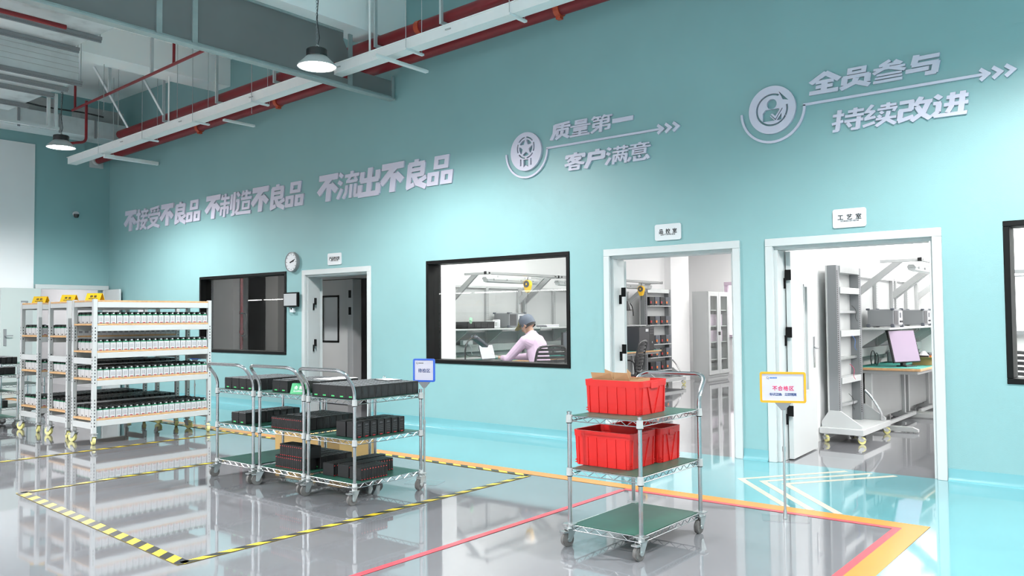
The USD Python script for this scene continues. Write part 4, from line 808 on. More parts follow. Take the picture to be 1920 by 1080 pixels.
for i in range(5): battery((Fb[0]+.1+.106*i, Fb[2]+.2, ZB[2]+.0005), f'black battery, {ORD[i]} from left, lowest shelf of trolley behind the racks', 'batteries at the bottom of the far left trolley')
tent('tent_sign', (C[0]+.425, C[2]+.095, ZB[0]+.0005), 24, 'tent_green', 'sign_white', '合格', 'Qualified', 'green folded tent sign with white lettering on the middle trolley', .135, .082, .05)
G().box(C[0]+.33, C[2]+.3, ZB[0]+BZ+.003, C[0]+.55, C[2]+.60, ZB[0]+BZ+.0045).top('paper_sheet', 'paper_white', 'white paper sheet lying on the batteries of the middle trolley', 'paper')
t = thing('clipboard', 'black clipboard with white paper on the batteries at the far end of the rightmost trolley', 'clipboard', (B[0]+.26, B[2]+.60, ZB[0]+BZ+.003), -12)
G().box(-.11, -.07, 0, .11, .07, .004, .001).put('board', 'black_satin', t); G().box(-.09, -.06, .0042, .10, .06, .006).put('paper', 'paper_white', t)
G().tube(arc((-.06, 0, .006), .022, 0, PI, 8), .003, 6).put('clip', 'chrome', t)
t = thing('carton', 'closed tan cardboard carton on the floor behind the middle trolleys', 'box', (-6.9, -2.32, 0))
G().box(-.42, -.15, .0, .62, .30, .24, .004).put('carton_body', 'cardboard_tan', t); G().box(-.42, .045, .24, .62, .105, .2412).put('packing_tape', 'cardboard', t)
t = thing('carton', 'brown cardboard carton on the lowest shelf of the trolley at the left edge', 'box', (Eb[0]+.40, Eb[2]+.2, .1405))
G().box(-.12, -.12, 0, .06, .12, .12, .003).put('carton_body', 'cardboard', t); G().box(-.12, -.02, .12, .06, .02, .121).put('packing_tape', 'cardboard_tan', t)

# ---------------------------------------------------------------- red crates
def crate(loc, W, L, H, label, rz=0):
    t = thing('red_crate', label, 'crate', loc, rz); b = .012; k = .93
    def ringm(z0, z1, s0, s1, th, r=.03):
        o0 = rbox(-W/2*s0, -L/2*s0, W/2*s0, L/2*s0, r); g = G(); n = 64
        def loop(s, off):
            q = affinity.scale(rbox(-W/2, -L/2, W/2, L/2, r), s, s).buffer(-off); c = q.exterior
            return np.array([c.interpolate(i/n, normalized=True).coords[0] for i in range(n)])
        P = [(loop(s0, 0), z0), (loop(s1, 0), z1), (loop(s1, th), z1), (loop(s0, th), z0)]
        v = np.vstack([np.c_[p, np.full(n, z)] for p, z in P]); i = np.arange(n); j = (i+1) % n; F = []
        for a, c in ((0, 1), (1, 2), (2, 3), (3, 0)): F += [np.stack([a*n+i, a*n+j, c*n+j], 1), np.stack([a*n+i, c*n+j, c*n+i], 1)]
        g.add(v, np.vstack(F)); return g
    ringm(.002, H-.035, k, .975, .004).put('wall', 'crate_red', t)
    g = ringm(H-.038, H, .99, 1.0, .012); g.put('rim', 'crate_red', t)
    G().ext(affinity.scale(rbox(-W/2, -L/2, W/2, L/2, .03), k-.01, k-.01), .006, frame((0, 0, 0), (1, 0, 0), (0, 1, 0))).put('base', 'crate_red', t, False)
    g = ringm(.035, .042, k+.014, k+.016, .012); g.add(g.V[0]+[0, 0, H-.095], g.F[0]); g.put('bands', 'crate_red', t)
    g = G()
    for f in (-.84, -.5, -.18, .18, .5, .84):
        for s in (-1, 1): 
            x = f*W/2*.95; y = s*L/2
            v = [(x-.004, y*k-s*.004, .004), (x+.004, y*k-s*.004, .004), (x+.004, y*k+s*.007, .004), (x-.004, y*k+s*.007, .004), (x-.004, y*.975-s*.004, H-.04), (x+.004, y*.975-s*.004, H-.04), (x+.004, y*.995, H-.04), (x-.004, y*.995, H-.04)]
            g.tm(trimesh.Trimesh(v, [], process=False).convex_hull)
    for s in (-1, 1):
        for f in (-.8, -.45, .45, .8):
            x = s*W/2; y = f*L/2*.95
            sp = .0 if abs(f) > .6 else (.05 if f < 0 else -.05)*L/.3
            v = [(x*k-s*.004, y-.004+sp, .004), (x*k-s*.004, y+.004+sp, .004), (x*k+s*.007, y+.004+sp, .004), (x*k+s*.007, y-.004+sp, .004), (x*.975-s*.004, y-.006, H-.04), (x*.975-s*.004, y+.006, H-.04), (x*.998, y+.006, H-.04), (x*.998, y-.006, H-.04)]
            g.tm(trimesh.Trimesh(v, [], process=False).convex_hull)
    g.put('ribs', 'crate_red', t)
    for s in (-1, 1): G().box(s*W/2*.99, -L*.13, H-.05, s*W/2*1.012, L*.13, H-.012, .003).put('grip', 'crate_red', t)
    g = G()
    for sx in (-1, 1):
        for sy in (-1, 1):
            for z in (.012, .026): g.box(sx*W/2*(k-.09), sy*L/2*(k+.0), z, sx*W/2*(k-.005), sy*L/2*(k+.016), z+.004); g.box(sx*W/2*(k+.0), sy*L/2*(k-.12), z, sx*W/2*(k+.014), sy*L/2*(k-.01), z+.004)
    g.put('corner_slots', 'crate_red', t)
    return t
crate((-2.695, -3.12, ZA[0]+.0005), .41, .345, .205, 'red plastic crate with cardboard flaps standing on the top shelf of the right trolley')
crate((-2.735, -3.19, ZA[1]+.0005), .42, .325, .215, 'red plastic crate at the near end of the middle shelf of the right trolley')
crate((-2.70, -2.885, ZA[1]+.0005), .40, .265, .215, 'red plastic crate behind the other one on the middle shelf of the right trolley')
t = thing('carton', 'open brown carton flaps sticking out of the top red crate', 'box', (-2.74, -3.13, ZA[0]+.008))
g = G(); g.box(-.12, -.115, 0, .15, -.111, .2); g.box(-.12, .131, 0, .15, .135, .2); g.box(-.12, -.111, 0, -.116, .131, .2); g.box(.146, -.111, 0, .15, .131, .2); g.put('carton_walls', 'cardboard', t, False)
for nm, x0, x1, dz in (('flap', -.12, .03, .04), ('flap', .045, .15, .045)):
    g = G(); v = [(x0, -.115, .2), (x1, -.115, .2), (x1, -.118, .2), (x0, -.118, .2), (x0-.004, -.125, .2+dz), (x1-.004, -.135, .2+dz), (x1-.004, -.138, .2+dz), (x0-.004, -.128, .2+dz)]
    g.tm(trimesh.Trimesh(v, [], process=False).convex_hull); g.put(nm, 'cardboard', t, False)
    g = G(); v = [(x0, .03, .21), (x1, -.10, .2), (x1, -.103, .2), (x0, .027, .21), (x0, .03, .2+dz+.012), (x1, -.10, .2+dz), (x1, -.103, .2+dz), (x0, .027, .2+dz+.012)]
    g.tm(trimesh.Trimesh(v, [], process=False).convex_hull); g.put(nm, 'cardboard', t, False)
# ---------------------------------------------------------------- floor standing signs
def sign_stand(loc, rz, w, h, z0, mat, label, rows, logo, base='acrylic_clear', bw=.3):
    t = thing('sign_stand', label, 'sign', loc, rz)
    G().ext(rbox(-bw/2, -bw*.35, bw/2, bw*.35, .02), .004, frame((0, 0, .001), (1, 0, 0), (0, 1, 0))).put('base_plate', base, t, False)
    g = G(); g.cyl((0, 0, .004), (0, 0, .06), .016, 14, .011); g.cyl((0, 0, .05), (0, 0, z0*.62), .0085, 10); g.cyl((0, 0, z0*.6), (0, 0, z0), .006, 10); g.cyl((0, 0, z0*.58), (0, 0, z0*.62), .012, 10); g.put('pole', 'zinc', t)
    v = [(-.012, -.006, z0-.05), (.012, -.006, z0-.05), (.012, .006, z0-.05), (-.012, .006, z0-.05), (-.055, -.006, z0), (.055, -.006, z0), (.055, .006, z0), (-.055, .006, z0)]
    G().tm(trimesh.Trimesh(v, [], process=False).convex_hull).put('holder', 'mid_grey', t, False)
    T = frame((0, 0, z0), (1, 0, 0), (0, 0, 1))
    G().ext(rbox(-w/2, 0, w/2, h, .015)-rbox(-w/2+.014, .014, w/2-.014, h-.014, .006), .014, T@np.array([[1, 0, 0, 0], [0, 1, 0, 0], [0, 0, 1, -.007], [0, 0, 0, 1.]])).put('frame', mat, t, False)
    G().box(-w/2+.012, -.003, z0+.012, w/2-.012, .003, z0+h-.012).put('sheet', 'paper', t)
    P = lambda x, y: frame((x, -.0031, z0+y), (1, 0, 0), (0, 0, 1))
    for txt, sz, adv, yy, ink in rows:
        g = G(); tw = adv*(len(txt)-1)+sz*.9; write(g, txt, sz, adv, .0008, P(-tw/2, yy), 2); g.put('lettering', ink, t, False)
    g = G(); g.ext(Point(0, 0).buffer(.008)-Point(0, 0).buffer(.005), .0008, P(-w*.33, h*.81)); g.ext(LineString([(0, 0), (.006, -.008)]).buffer(.0015), .0008, P(-w*.33+.003, h*.81-.004)); g.put('logo_ring', 'mid_grey', t, False)
    g = G()
    for k in range(6): g.ext(sbox(k*.0082, 0, k*.0082+.0066, .009), .0008, P(-w*.33+.014, h*.785))
    g.put('logo_bar', logo, t, False)
    return t
sign_stand((-2.09, -2.062, 0), 24, .30, .21, .785, 'frame_yellow', 'yellow framed sign on a pole with clear base, in front of the right doorway', (('不合格区', .034, .036, .09, 'ink_red'), ('标识正确,立即隔离', .021, .0195, .052, 'ink_navy')), 'ink_blue')
sign_stand((-4.94, -2.66, 0), 20, .20, .195, .845, 'frame_blue', 'blue framed sign on a pole beside the rightmost wire trolley', (('待检区', .036, .038, .085, 'ink_navy'),), 'label_grey', base='acrylic_clear')
sign_stand((-10.19, -1.72, 0), 20, .20, .195, .86, 'frame_blue', 'blue framed sign on a pole behind the nearest white rack', (('待检区', .036, .038, .085, 'ink_navy'),), 'label_grey')

# ---------------------------------------------------------------- workbenches seen through the windows and doors
def bench(loc, L, label, mid=True, lead=0):
    t = thing('workbench', label, 'workbench', loc); D_ = .76; zt = .755
    G().box(0.01, -lead, zt-.035, D_, L, zt-.004, .004).put('tabletop', 'wood_edge', t); G().box(.02, .004-lead, zt-.004, D_-.006, L-.004, zt, .001).put('tabletop_mat', 'mat_teal', t, label='green bench mat')
    G().box(.06, .03, zt-.075, D_-.04, L-.03, zt-.0355, .003).put('under_frame', 'light_grey_steel', t)
    for y in (.07, L-.13):
        g = G(); g.box(.12, y, .06, .20, y+.06, zt-.0755, .004); g.put('leg', 'white_steel', t)
        g = G(); v = [(.02, y, .012), (.02, y+.06, .012), (D_-.06, y, .012), (D_-.06, y+.06, .012), (.02, y, .065), (.02, y+.06, .065), (D_-.12, y, .065), (D_-.12, y+.06, .065), (D_-.06, y, .04), (D_-.06, y+.06, .04)]
        g.tm(trimesh.Trimesh(v, [], process=False).convex_hull); g.cyl((D_-.1, y+.03, 0), (D_-.1, y+.03, .014), .02, 10); g.cyl((.06, y+.03, 0), (.06, y+.03, .014), .02, 10); g.put('foot', 'white_steel', t)
    G().box(.13, .13, .10, .16, L-.13, zt-.08).put('modesty_panel', 'light_grey_steel', t)
    G().box(.30, .13, .05, .34, L-.13, .09, .003).put('stretcher', 'white_steel', t)
    ys = (.04, L/2-.03, L-.10) if mid else (.04, L-.10)
    for y in ys:
        q = G().box(.03, y, zt, .075, y+.06, 1.86, .003).put('upright', 'light_grey_steel', t)
        g = G()
        for z in np.arange(.9, 1.8, .03): g.box(.075, y+.012, z, .0756, y+.02, z+.014); g.box(.075, y+.04, z, .0756, y+.048, z+.014)
        g.put('slots', 'mid_grey', q, False)
        g = G(); v = [(.075, y+.02, 1.20), (.075, y+.04, 1.20), (.075, y+.02, .98), (.075, y+.04, .98), (.36, y+.02, 1.20), (.36, y+.04, 1.20), (.36, y+.02, 1.17), (.36, y+.04, 1.17)]
        g.tm(trimesh.Trimesh(v, [], process=False).convex_hull); g.put('shelf_bracket', 'light_grey_steel', t)
    for y in (ys[0], ys[-1]):
        g = G(); v = [(.075, y+.012, 1.60), (.075, y+.048, 1.60), (.075, y+.012, 1.70), (.075, y+.048, 1.70), (.58, y+.012, 2.0), (.58, y+.048, 2.0), (.47, y+.012, 2.0), (.47, y+.048, 2.0)]
        g.tm(trimesh.Trimesh(v, [], process=False).convex_hull); g.put('arm', 'light_grey_steel', t)
        g = G(); g.box(.33, y+.01, 2.0, .80, y+.05, 2.035, .003); g.put('arm_head', 'white_steel', t)
    g = G(); g.box(.035, .01-lead, 1.84, .07, L-.01, 1.875, .003); g.put('top_rail', 'white_steel', t)
    g = G(); g.box(.76, .0, 2.0, .80, L, 2.04, .006); g.put('front_rail', 'alu', t)
    g = G(); g.box(.758, -.004, 1.998, .802, .004, 2.042); g.box(.758, L-.004, 1.998, .802, L+.004, 2.042); g.put('rail_caps', 'black_plastic', t)
    G().box(.02, .04-lead, .82, .045, L-.04, 1.16).put('back_panel', 'mid_grey', t); G().box(.02, .04-lead, 1.22, .03, L-.04, 1.84).put('back_panel', 'white_steel', t)
    G().box(.046, .04-lead, .87, .10, L-.04, .98, .004).put('socket_channel', 'light_grey_steel', t)
    G().box(.08, .0-lead, 1.2005, .44, L, 1.225, .003).put('shelf', 'white_steel', t)
    l = thing('tube_fixture', 'sealed tube fixture over the workbench '+label.split('white workbench ')[1], 'lamp', (loc[0]+.66, loc[1]+.12, 1.93))
    g = G(); g.tm(trimesh.Trimesh([(x*.05, y, z*.04) for y in (0, 1.25) for x, z in ((-1, .2), (-.6, 1), (.6, 1), (1, .2))], [], process=False).convex_hull); g.put('housing', 'white_steel', l)
    g = G(); g.tm(trimesh.Trimesh([(x*.048, y, z*.04) for y in (.02, 1.23) for x, z in ((-1, .2), (-.8, -.6), (0, -1), (.8, -.6), (1, .2))], [], process=False).convex_hull); g.put('diffuser', 'lens_clear', l)
    for y in (.15, .45, .78, 1.08): G().box(-.056, y, -.006, .056, y+.02, .018).put('clip', 'light_grey_steel', l)
    g = G(); g.cyl((0, .3, .04), (0, .3, .068), .006, 6); g.cyl((0, .95, .04), (0, .95, .068), .006, 6); g.put('suspension', 'zinc', l)
    return t
bench((-8.34, 1.18, 0), 1.74, 'white workbench with the seated man, behind the centre window', lead=.39)
bench((-8.34, 2.95, 0), 1.74, 'white workbench at the right end of the centre window')
bench((-8.34, 4.72, 0), 1.6, 'white workbench with the computer tower, seen through the middle doorway')
bench((-3.04, 2.72, 0), 1.74, 'white workbench with the grey notebook, seen through the right doorway')
bench((-3.04, 4.48, 0), 1.38, 'white workbench farther back in the right doorway')
def reel(x, y, z, label):
    t = thing('tool_balancer', label, 'tool balancer', (x, y, z))
    g = G(); g.tm(trimesh.Trimesh([(r*math.cos(a), yy, r*math.sin(a)+o) for yy in (-.03, .03) for r, o in ((.062, .0), (.035, -.09)) for a in np.arange(16)*PI/8], [], process=False).convex_hull); g.put('case', 'reel_yellow', t)
    g = G(); g.cyl((0, -.036, .0), (0, .036, .0), .05, 18); g.put('spring_drum', 'slate', t); G().cyl((0, -.038, 0), (0, .038, 0), .016, 12).put('hub', 'reel_yellow', t)
    g = G(); g.tube([(0, 0, .055), (0, 0, .09), (.012, 0, .105)], .005, 6); g.cyl((0, 0, -.12), (0, 0, -.20), .003, 6); g.put('hook_and_cord', 'black_plastic', t)
reel(-7.56, 2.16, 1.885, 'yellow hanging tool balancer behind the centre window'); reel(-7.56, 5.55, 1.885, 'yellow hanging tool balancer in the middle doorway')
# things on the first bench
zs, zb = 1.2255, .7555
t = thing('parts_tray', 'long black divided parts tray on the shelf behind the centre window', 'tray', (-8.08, 1.22, zs))
g = G(); g.box(-.16, -.02, 0, .16, .58, .012); g.box(-.16, -.02, 0, -.15, .58, .10); g.box(.15, -.02, 0, .16, .58, .10); g.box(-.16, -.02, 0, .16, -.01, .10); g.box(-.16, .57, 0, .16, .58, .10); g.put('tray_body', 'black_plastic', t)
for k in range(3): G().box(-.15, .14+.145*k, .012, .15, .147+.145*k, .09).put('divider', 'black_satin', t)
g = G(); [g.box(.16, y, .02, .164, y+.006, .10) for y in np.arange(-.015, .58, .145)]; g.box(.158, -.025, .092, .170, .585, .1, .002); g.put('ribs', 'black_satin', t)
t = thing('work_glove', 'pale green glove hanging over the end of the black parts tray', 'glove', (-7.88, 1.22, zs+.12))
g = G(); g.tm(trimesh.Trimesh(np.random.default_rng(3).normal(size=(60, 3))*[.008, .016, .022], [], process=False).convex_hull); g.put('glove', 'glove_green', t)
t = thing('power_supply', 'white bench power adapter on the shelf beside the black tray', 'power supply', (-8.08, 1.92, zs))
G().box(-.07, -.05, 0, .07, .07, .115, .008).put('case', 'sign_white', t); G().box(.0701, -.03, .03, .072, .05, .09).put('front', 'light_grey_steel', t); G().box(-.06, .09, 0, .05, .16, .13, .01).put('side_case', 'sign_white', t)
def instrument(x, y, label, w=.42, h=.21, d=.3):
    t = thing('test_instrument', label, 'instrument', (x, y, zs+.012))
    G().box(-d/2, -w/2, 0, d/2, w/2, h, .008).put('case', 'mid_grey', t)
    for sy in (-1, 1):
        g = G()
        for sx in (-1, 1):
            for z in (.0, h): g.box(sx*d/2-.03*(sx > 0)-.012*(sx < 0)-0*.01, sy*w/2-.022, z-.012 if z else -.0115, sx*d/2+.012*(sx > 0)+.03*(sx < 0), sy*w/2+.022, z+.012 if z else .03, .006)
        g.put('rubber_corners', 'slate', t)
    G().box(d/2, -w*.45, .02, d/2+.004, -.02, h-.02).put('vent_panel', 'dark_grey', t); G().box(d/2, .02, .02, d/2+.006, w*.46, h-.02, .002).put('control_panel', 'sign_white', t)
    G().box(d/2+.006, .05, h*.5, d/2+.008, .12, h*.8).put('display', 'slate', t)
    g = G()
    for k in range(3): g.cyl((d/2+.006, .06+.045*k, h*.28), (d/2+.022, .06+.045*k, h*.28), .012, 10)
    g.put('knobs', 'dark_grey', t); return t
instrument(-8.07, 2.35, 'grey test instrument with rubber corners and white front on the shelf behind the capped man', .4, .215)
instrument(-2.78, 3.22, 'grey test instrument with rubber corners on the shelf in the right doorway, nearer one')
instrument(-2.78, 4.75, 'grey test instrument on the shelf in the right doorway, partly hidden by the frame')
t = thing('wire_spool', 'orange spool with black wire on the shelf right of the capped man', 'spool', (-8.02, 2.74, zs)); G().box(-.05, -.07, 0, .05, .05, .045, .008).put('base', 'orange_plastic', t)
G().tube(arc((0, 0, .04), .045, 0, PI, 8, (0, 1, 0)), .006, 6).put('loop', 'black_plastic', t)
t = thing('paper_stack', 'stack of white papers and folders on the shelf near the window edge', 'papers', (-8.06, 3.35, zs))
for k in range(3): G().box(-.12+.01*k, -.17-.02*k, .014*k, .11, .15, .014*k+.012).put('folder', 'paper_white' if k != 1 else 'paper', t)
t = thing('desk_lamp', 'black gooseneck magnifier lamp clamped on the bench left of the notebook', 'lamp', (-7.66, .86, zb))
G().box(-.05, -.05, 0, .05, .05, .02, .004).put('clamp', 'black_satin', t); G().tube(fillet([(0, 0, .02), (0, 0, .20), (.0, .05, .30), (0, .22, .39)], .15, 8), .011, 8).put('arm', 'black_satin', t)
T = frame((0, .30, .29), (0, math.cos(.5), -math.sin(.5)), (1, 0, 0)); g = G(); g.box(-.15, -.06, -.025, .15, .06, .02, .012, T=T); g.put('lamp_head', 'slate', t); G().tube([(0, .22, .39), (0, .23, .33), (0, .25, .31)], .009, 6).put('joint', 'black_satin', t)
t = thing('notebook_computer', 'open silver notebook computer in front of the seated man', 'computer', (-7.80, 1.60, zb), 0)
G().box(-.06, -.16, 0, .16, .16, .016, .003).put('keyboard_base', 'alu', t); T = frame((-.06, 0, .017), (0, 1, 0), (-.30, 0, .954)); g = G(); g.box(-.16, 0, -.006, .16, .225, 0, .002, T=T); q = g.put('lid', 'dark_grey', t); G().box(-.152, .01, .0005, .152, .216, .0012, T=T).put('screen', 'screen_pale', q)
g = G(); g.box(-.03, -.14, .0161, .07, .14, .0175); g.put('keys', 'black_plastic', t)
t = thing('paper_sheets', 'white papers spread on the bench by the window', 'papers', (-7.70, 1.36, zb)); [G().box(-.04+.05*k, -.13+.06*k, .001*k, .10+.01*k, .05+.08*k, .001*k+.0009).put('sheet', 'paper_white', t) for k in range(3)]
t = thing('power_strip', 'white power strip with cables on the back channel of the bench', 'power strip', (-8.22, 1.48, 1.0)); G().box(-.02, -.10, -.02, .05, .12, .05, .006).put('case', 'sign_white', t); G().tube(fillet([(.05, .0, -.0), (.10, .02, -.05), (.08, .05, -.18), (.2, .12, -.195)], .06), .006, 6).put('cable', 'sign_white', t); G().tube(fillet([(.05, -.05, .0), (.10, -.12, -.10), (.08, -.05, -.18), (.25, .2, -.194)], .06), .004, 6).put('cable', 'black_plastic', t)
t = thing('flat_monitor', 'black flat monitor turned away at the right edge of the centre window', 'monitor', (-7.85, 3.62, zb), 12)
G().box(-.09, -.12, 0, .09, .12, .012, .003).put('stand', 'black_satin', t); G().box(-.02, -.04, .012, .02, .04, .16).put('neck', 'black_satin', t); q = G().box(-.02, -.26, .07, .02, .26, .38, .005).put('casing', 'black_satin', t); G().box(.0202, -.25, .085, .0215, .25, .37).put('screen', 'slate', q)
t = thing('small_carton', 'low tan carton on the bench at the right edge of the centre window', 'box', (-7.70, 4.1, zb)); G().box(-.1, -.12, 0, .1, .12, .05, .002).put('carton_body', 'cardboard_tan', t); G().box(-.02, -.12, .05, .02, .12, .0507).put('packing_tape', 'cardboard', t)
# bench in the middle doorway
t = thing('flat_monitor', 'monitor with a glowing lilac-blue screen at the left of the middle doorway', 'monitor', (-7.95, 5.12, zb), -8)
G().box(-.09, -.12, 0, .09, .12, .012, .003).put('stand', 'black_satin', t); G().box(-.02, -.04, .012, .02, .04, .16).put('neck', 'black_satin', t); q = G().box(-.02, -.27, .08, .02, .27, .42, .005).put('casing', 'black_satin', t); G().box(.0202, -.255, .095, .0215, .255, .405).put('screen', 'monitor_glow', q)
t = thing('computer_tower', 'black computer tower with a white sticker on the bench in the middle doorway', 'computer', (-7.77, 5.74, zb), 0)
G().box(-.21, -.28, .006, .21, .08, .435, .004).put('case', 'dark_grey', t); G().box(-.20, .085, .006, .20, .28, .43, .004).put('front_panel', 'black_satin', t)
G().box(.2102, -.05, .35, .2115, .05, .40).put('sticker', 'sign_white', t); G().cyl((.20, .2, .15), (.206, .2, .15), .02, 14).put('button', 'chrome', t); g = G(); [g.box(.2, .10, z, .203, .26, z+.03) for z in (.30, .345, .39)]; g.put('drive_bays', 'dark_grey', t)
G().box(-.19, -.27, 0, .19, .27, .006).put('foot', 'black_satin', t)
t = thing('hanging_lamp', 'black hand lamp hanging over the bench in the middle doorway', 'lamp', (-7.56, 5.02, 1.60)); g = G(); g.lathe([(.02, .06), (.05, .05), (.10, -.10), (.09, -.11), (.0, .0)], 16); g.put('shade', 'black_satin', t); G().tube(fillet([(0, 0, .06), (.05, .1, .0), (.04, .16, -.12), (.02, .2, -.2)], .08), .008, 6).put('cord', 'black_plastic', t); G().cyl((0, 0, .055), (0, 0, .40), .004, 6).put('hanging_wire', 'black_plastic', t)
# wheeled electrical towers
def tower(loc, rz, label, units, w=.93):
    t = thing('equipment_tower', label, 'equipment rack', loc, rz)
    # front opening faces +x, width along y
    h = 1.93; zb_ = .16
    g = G(); g.box(-.19, -w/2-.07, .095, .27, w/2+.07, .16, .004); g.put('base', 'white_steel', t)
    for sy in (-1, 1):
        g = G(); y = sy*(w/2-.0); v = [(-.18, y-.012, .16), (-.18, y+.012, .16), (.24, y-.012, .16), (.24, y+.012, .16), (-.10, y-.012, .34), (-.10, y+.012, .34), (.02, y-.012, .34), (.02, y+.012, .34), (-.18, y-.012, .22), (-.18, y+.012, .22), (.24, y-.012, .19), (.24, y+.012, .19)]
        g.tm(trimesh.Trimesh(v, [], process=False).convex_hull); g.put('side_gusset', 'white_steel', t)
    G().box(-.12, -w/2+.013, zb_, -.10, w/2-.013, h, .002).put('back_sheet', 'white_steel', t)
    for sy in (-1, 1):
        y0, y1 = (-w/2+.013, -w/2+.115) if sy < 0 else (w/2-.115, w/2-.013)
        q = G().box(-.10, y0, zb_, .0, y1, h, .002).put('column', 'mid_grey', t)
        g = G()
        for z in np.arange(.25, h-.06, .022): g.box(0, y0+.012, z, .0008, y0+.046, z+.014)
        g.put('column_slots', 'ink_black', q, False)
    G().box(-.10, -w/2+.116, h-.08, .012, w/2-.116, h, .002).put('top_bar', 'zinc', t)
    for k, z in enumerate((.36, .62, .88, 1.14, 1.40, 1.62)):
        if not units: G().box(-.085, -w/2+.116, z, .01 if k % 2 else -.03, w/2-.116, z+(.07 if k % 2 else .03), .002).put('cross_bar', 'white_steel' if k % 2 else 'zinc', t)
    if units:
        for k, z in enumerate((.30, .56, .82, 1.20, 1.58)):
            G().box(-.085, -w/2+.116, z, .06, w/2-.116, z+.02, .002).put('shelf', 'white_steel', t)
            for j in range(4):
                y = -w/2+.14+(w-.24)/4*j; q = G().box(-.06, y, z+.021, .04, y+(w-.3)/4-.01, z+.19, .004).put('unit', 'black_plastic' if j % 2 == 0 else 'slate', t)
                G().box(.0402, y+.01, z+.06, .05, y+.065, z+.105, .003).put('plug', 'orange_plastic' if j % 2 else 'latch_red', q); G().cyl((.045, y+.035, z+.05), (.055, y+.035, z+.02), .006, 6).put('lead', 'black_plastic', q)
    else:
        rng = random.Random(5)
        for k in range(4):
            y = -.1+.06*k; z = .5+.33*k; G().tube(fillet([(.0, y, z), (.04, y+.05, z-.06), (.03, y+.02, z-.14), (.03, y+.1, z-.18)], .06), .003, 5).put('loose_wire', ('ink_black', 'ink_red', 'ink_blue', 'ink_black')[k], t)
    for sx in (-1, 1):
        for sy in (-1, 1): caster('caster', t, .04+sx*.18, sy*(w/2+.02), .095, .04, 40*sx, 'wheel_yellow', 'zinc', .026, brake=True)
    G().tube(fillet([(.02, w/2-.03, .50), (.10, w/2-.03, .42), (.20, w/2-.03, .25), (.20, w/2-.03, .162)], .06), .014, 8).put('stay', 'chrome', t)
    return t
tower((-2.855, 2.05, 0), 0, 'empty grey electrical tower on a wheeled base in the right doorway', False)
tower((-8.0, 6.98, 0), 0, 'wheeled tower of black units with red plugs in the middle doorway', True, 1.1)
t = thing('glass_cabinet', 'tall white cabinet with two glass doors at the back of the middle doorway', 'cabinet', (-8.19, 8.85, 0))
g = G(); W, L, Hh = .36, 1.05, 1.92; g.box(0, 0, .06, W, .02, Hh); g.box(0, L-.02, .06, W, L, Hh); g.box(0, .02, .06, .02, L-.02, Hh); g.box(.02, .02, Hh-.02, W, L-.02, Hh); g.box(.02, .02, .06, W, L-.02, .10); g.put('carcass', 'white_steel', t)
G().box(.02, .02, 0, W-.02, L-.02, .059).put('plinth', 'white_steel', t)
for z in (.42, .80, 1.15, 1.5): G().box(.021, .021, z, W-.01, L-.021, z+.02).put('shelf', 'white_steel', t)
for k in range(2):
    y0 = k*L/2+.004; y1 = y0+L/2-.008; fr = .09; g = G(); g.ext(sbox(y0, .11, y1, Hh-.005)-sbox(y0+fr, .2, y1-fr, Hh-.1), .02, frame((W+.001, 0, 0), (0, 1, 0), (0, 0, 1))); q = g.put('door', 'white_steel', t, False)
    G().box(W+.006, y0+fr, .2, W+.010, y1-fr, Hh-.1).put('pane', 'window_glass', q); yk = L/2-.03 if k == 0 else L/2+.03
    G().box(W+.021, yk-.008, .96, W+.035, yk+.008, 1.04, .003).put('handle', 'black_frame', q)
for k, z in enumerate((.1005, .4405, .8205, 1.1705)): G().box(-8.14, 8.95, z, -7.91, 9.75, z+.25, .005).top('storage_box', 'mid_grey' if k < 2 else 'cabinet_pink', f'box file row on the {ORD[k]} shelf from the bottom inside the glass cabinet', 'box')
# bench in the right doorway
t = thing('flat_monitor', 'tilted monitor showing a pale lilac screen on the bench in the right doorway', 'monitor', (-2.50, 3.10, zb), -22)
G().box(-.09, -.10, 0, .05, .10, .012, .003).put('stand', 'black_satin', t); T = frame((0, 0, .05), (0, 1, 0), (-.22, 0, .975)); q = G().box(-.25, 0, -.03, .25, .40, 0, .005, T=T).put('casing', 'black_satin', t); G().box(-.235, .012, .0005, .235, .388, .0015, T=T).put('screen', 'screen_lilac', q); G().box(-.085, -.03, .012, -.05, .03, .12).put('neck', 'black_satin', t)
t = thing('carton', 'open shallow carton on the bench in the right doorway', 'box', (-2.44, 3.62, zb), 8)
g = G(); g.box(-.12, -.14, 0, .12, .14, .006); g.box(-.12, -.14, .006, -.114, .14, .075); g.box(.114, -.14, .006, .12, .14, .075); g.box(-.114, -.14, .006, .114, -.134, .075); g.box(-.114, .134, .006, .114, .14, .075); g.put('carton_walls', 'cardboard_tan', t); G().tm(trimesh.Trimesh([(-.12, -.14, .075), (.12, -.14, .075), (.12, -.14, .078), (-.12, -.14, .078), (-.12, -.24, .10), (.12, -.24, .10), (.12, -.24, .103)], [], process=False).convex_hull).put('flap', 'cardboard_tan', t)
t = thing('glue_gun_set', 'black tool with white top in the open carton on the bench', 'tool', (-2.44, 3.62, zb+.0065), 8); G().box(-.06, -.08, 0, .06, .06, .11, .004).put('block', 'black_satin', t); G().lathe([(.06, .11), (.02, .16), (0, .162)], 12).put('cap', 'sign_white', t)
t = thing('tool_tray', 'orange tool tray on the bench at the right doorway frame', 'tray', (-2.58, 4.32, zb)); g = G(); g.box(-.12, -.2, 0, .12, .2, .01); g.box(-.12, -.2, .01, -.11, .2, .09); g.box(.11, -.2, .01, .12, .2, .09); g.box(-.11, -.2, .01, .11, -.19, .09); g.put('tray_body', 'orange_plastic', t); G().box(-.09, -.15, .011, .09, .05, .12, .01).put('tool', 'black_satin', t)
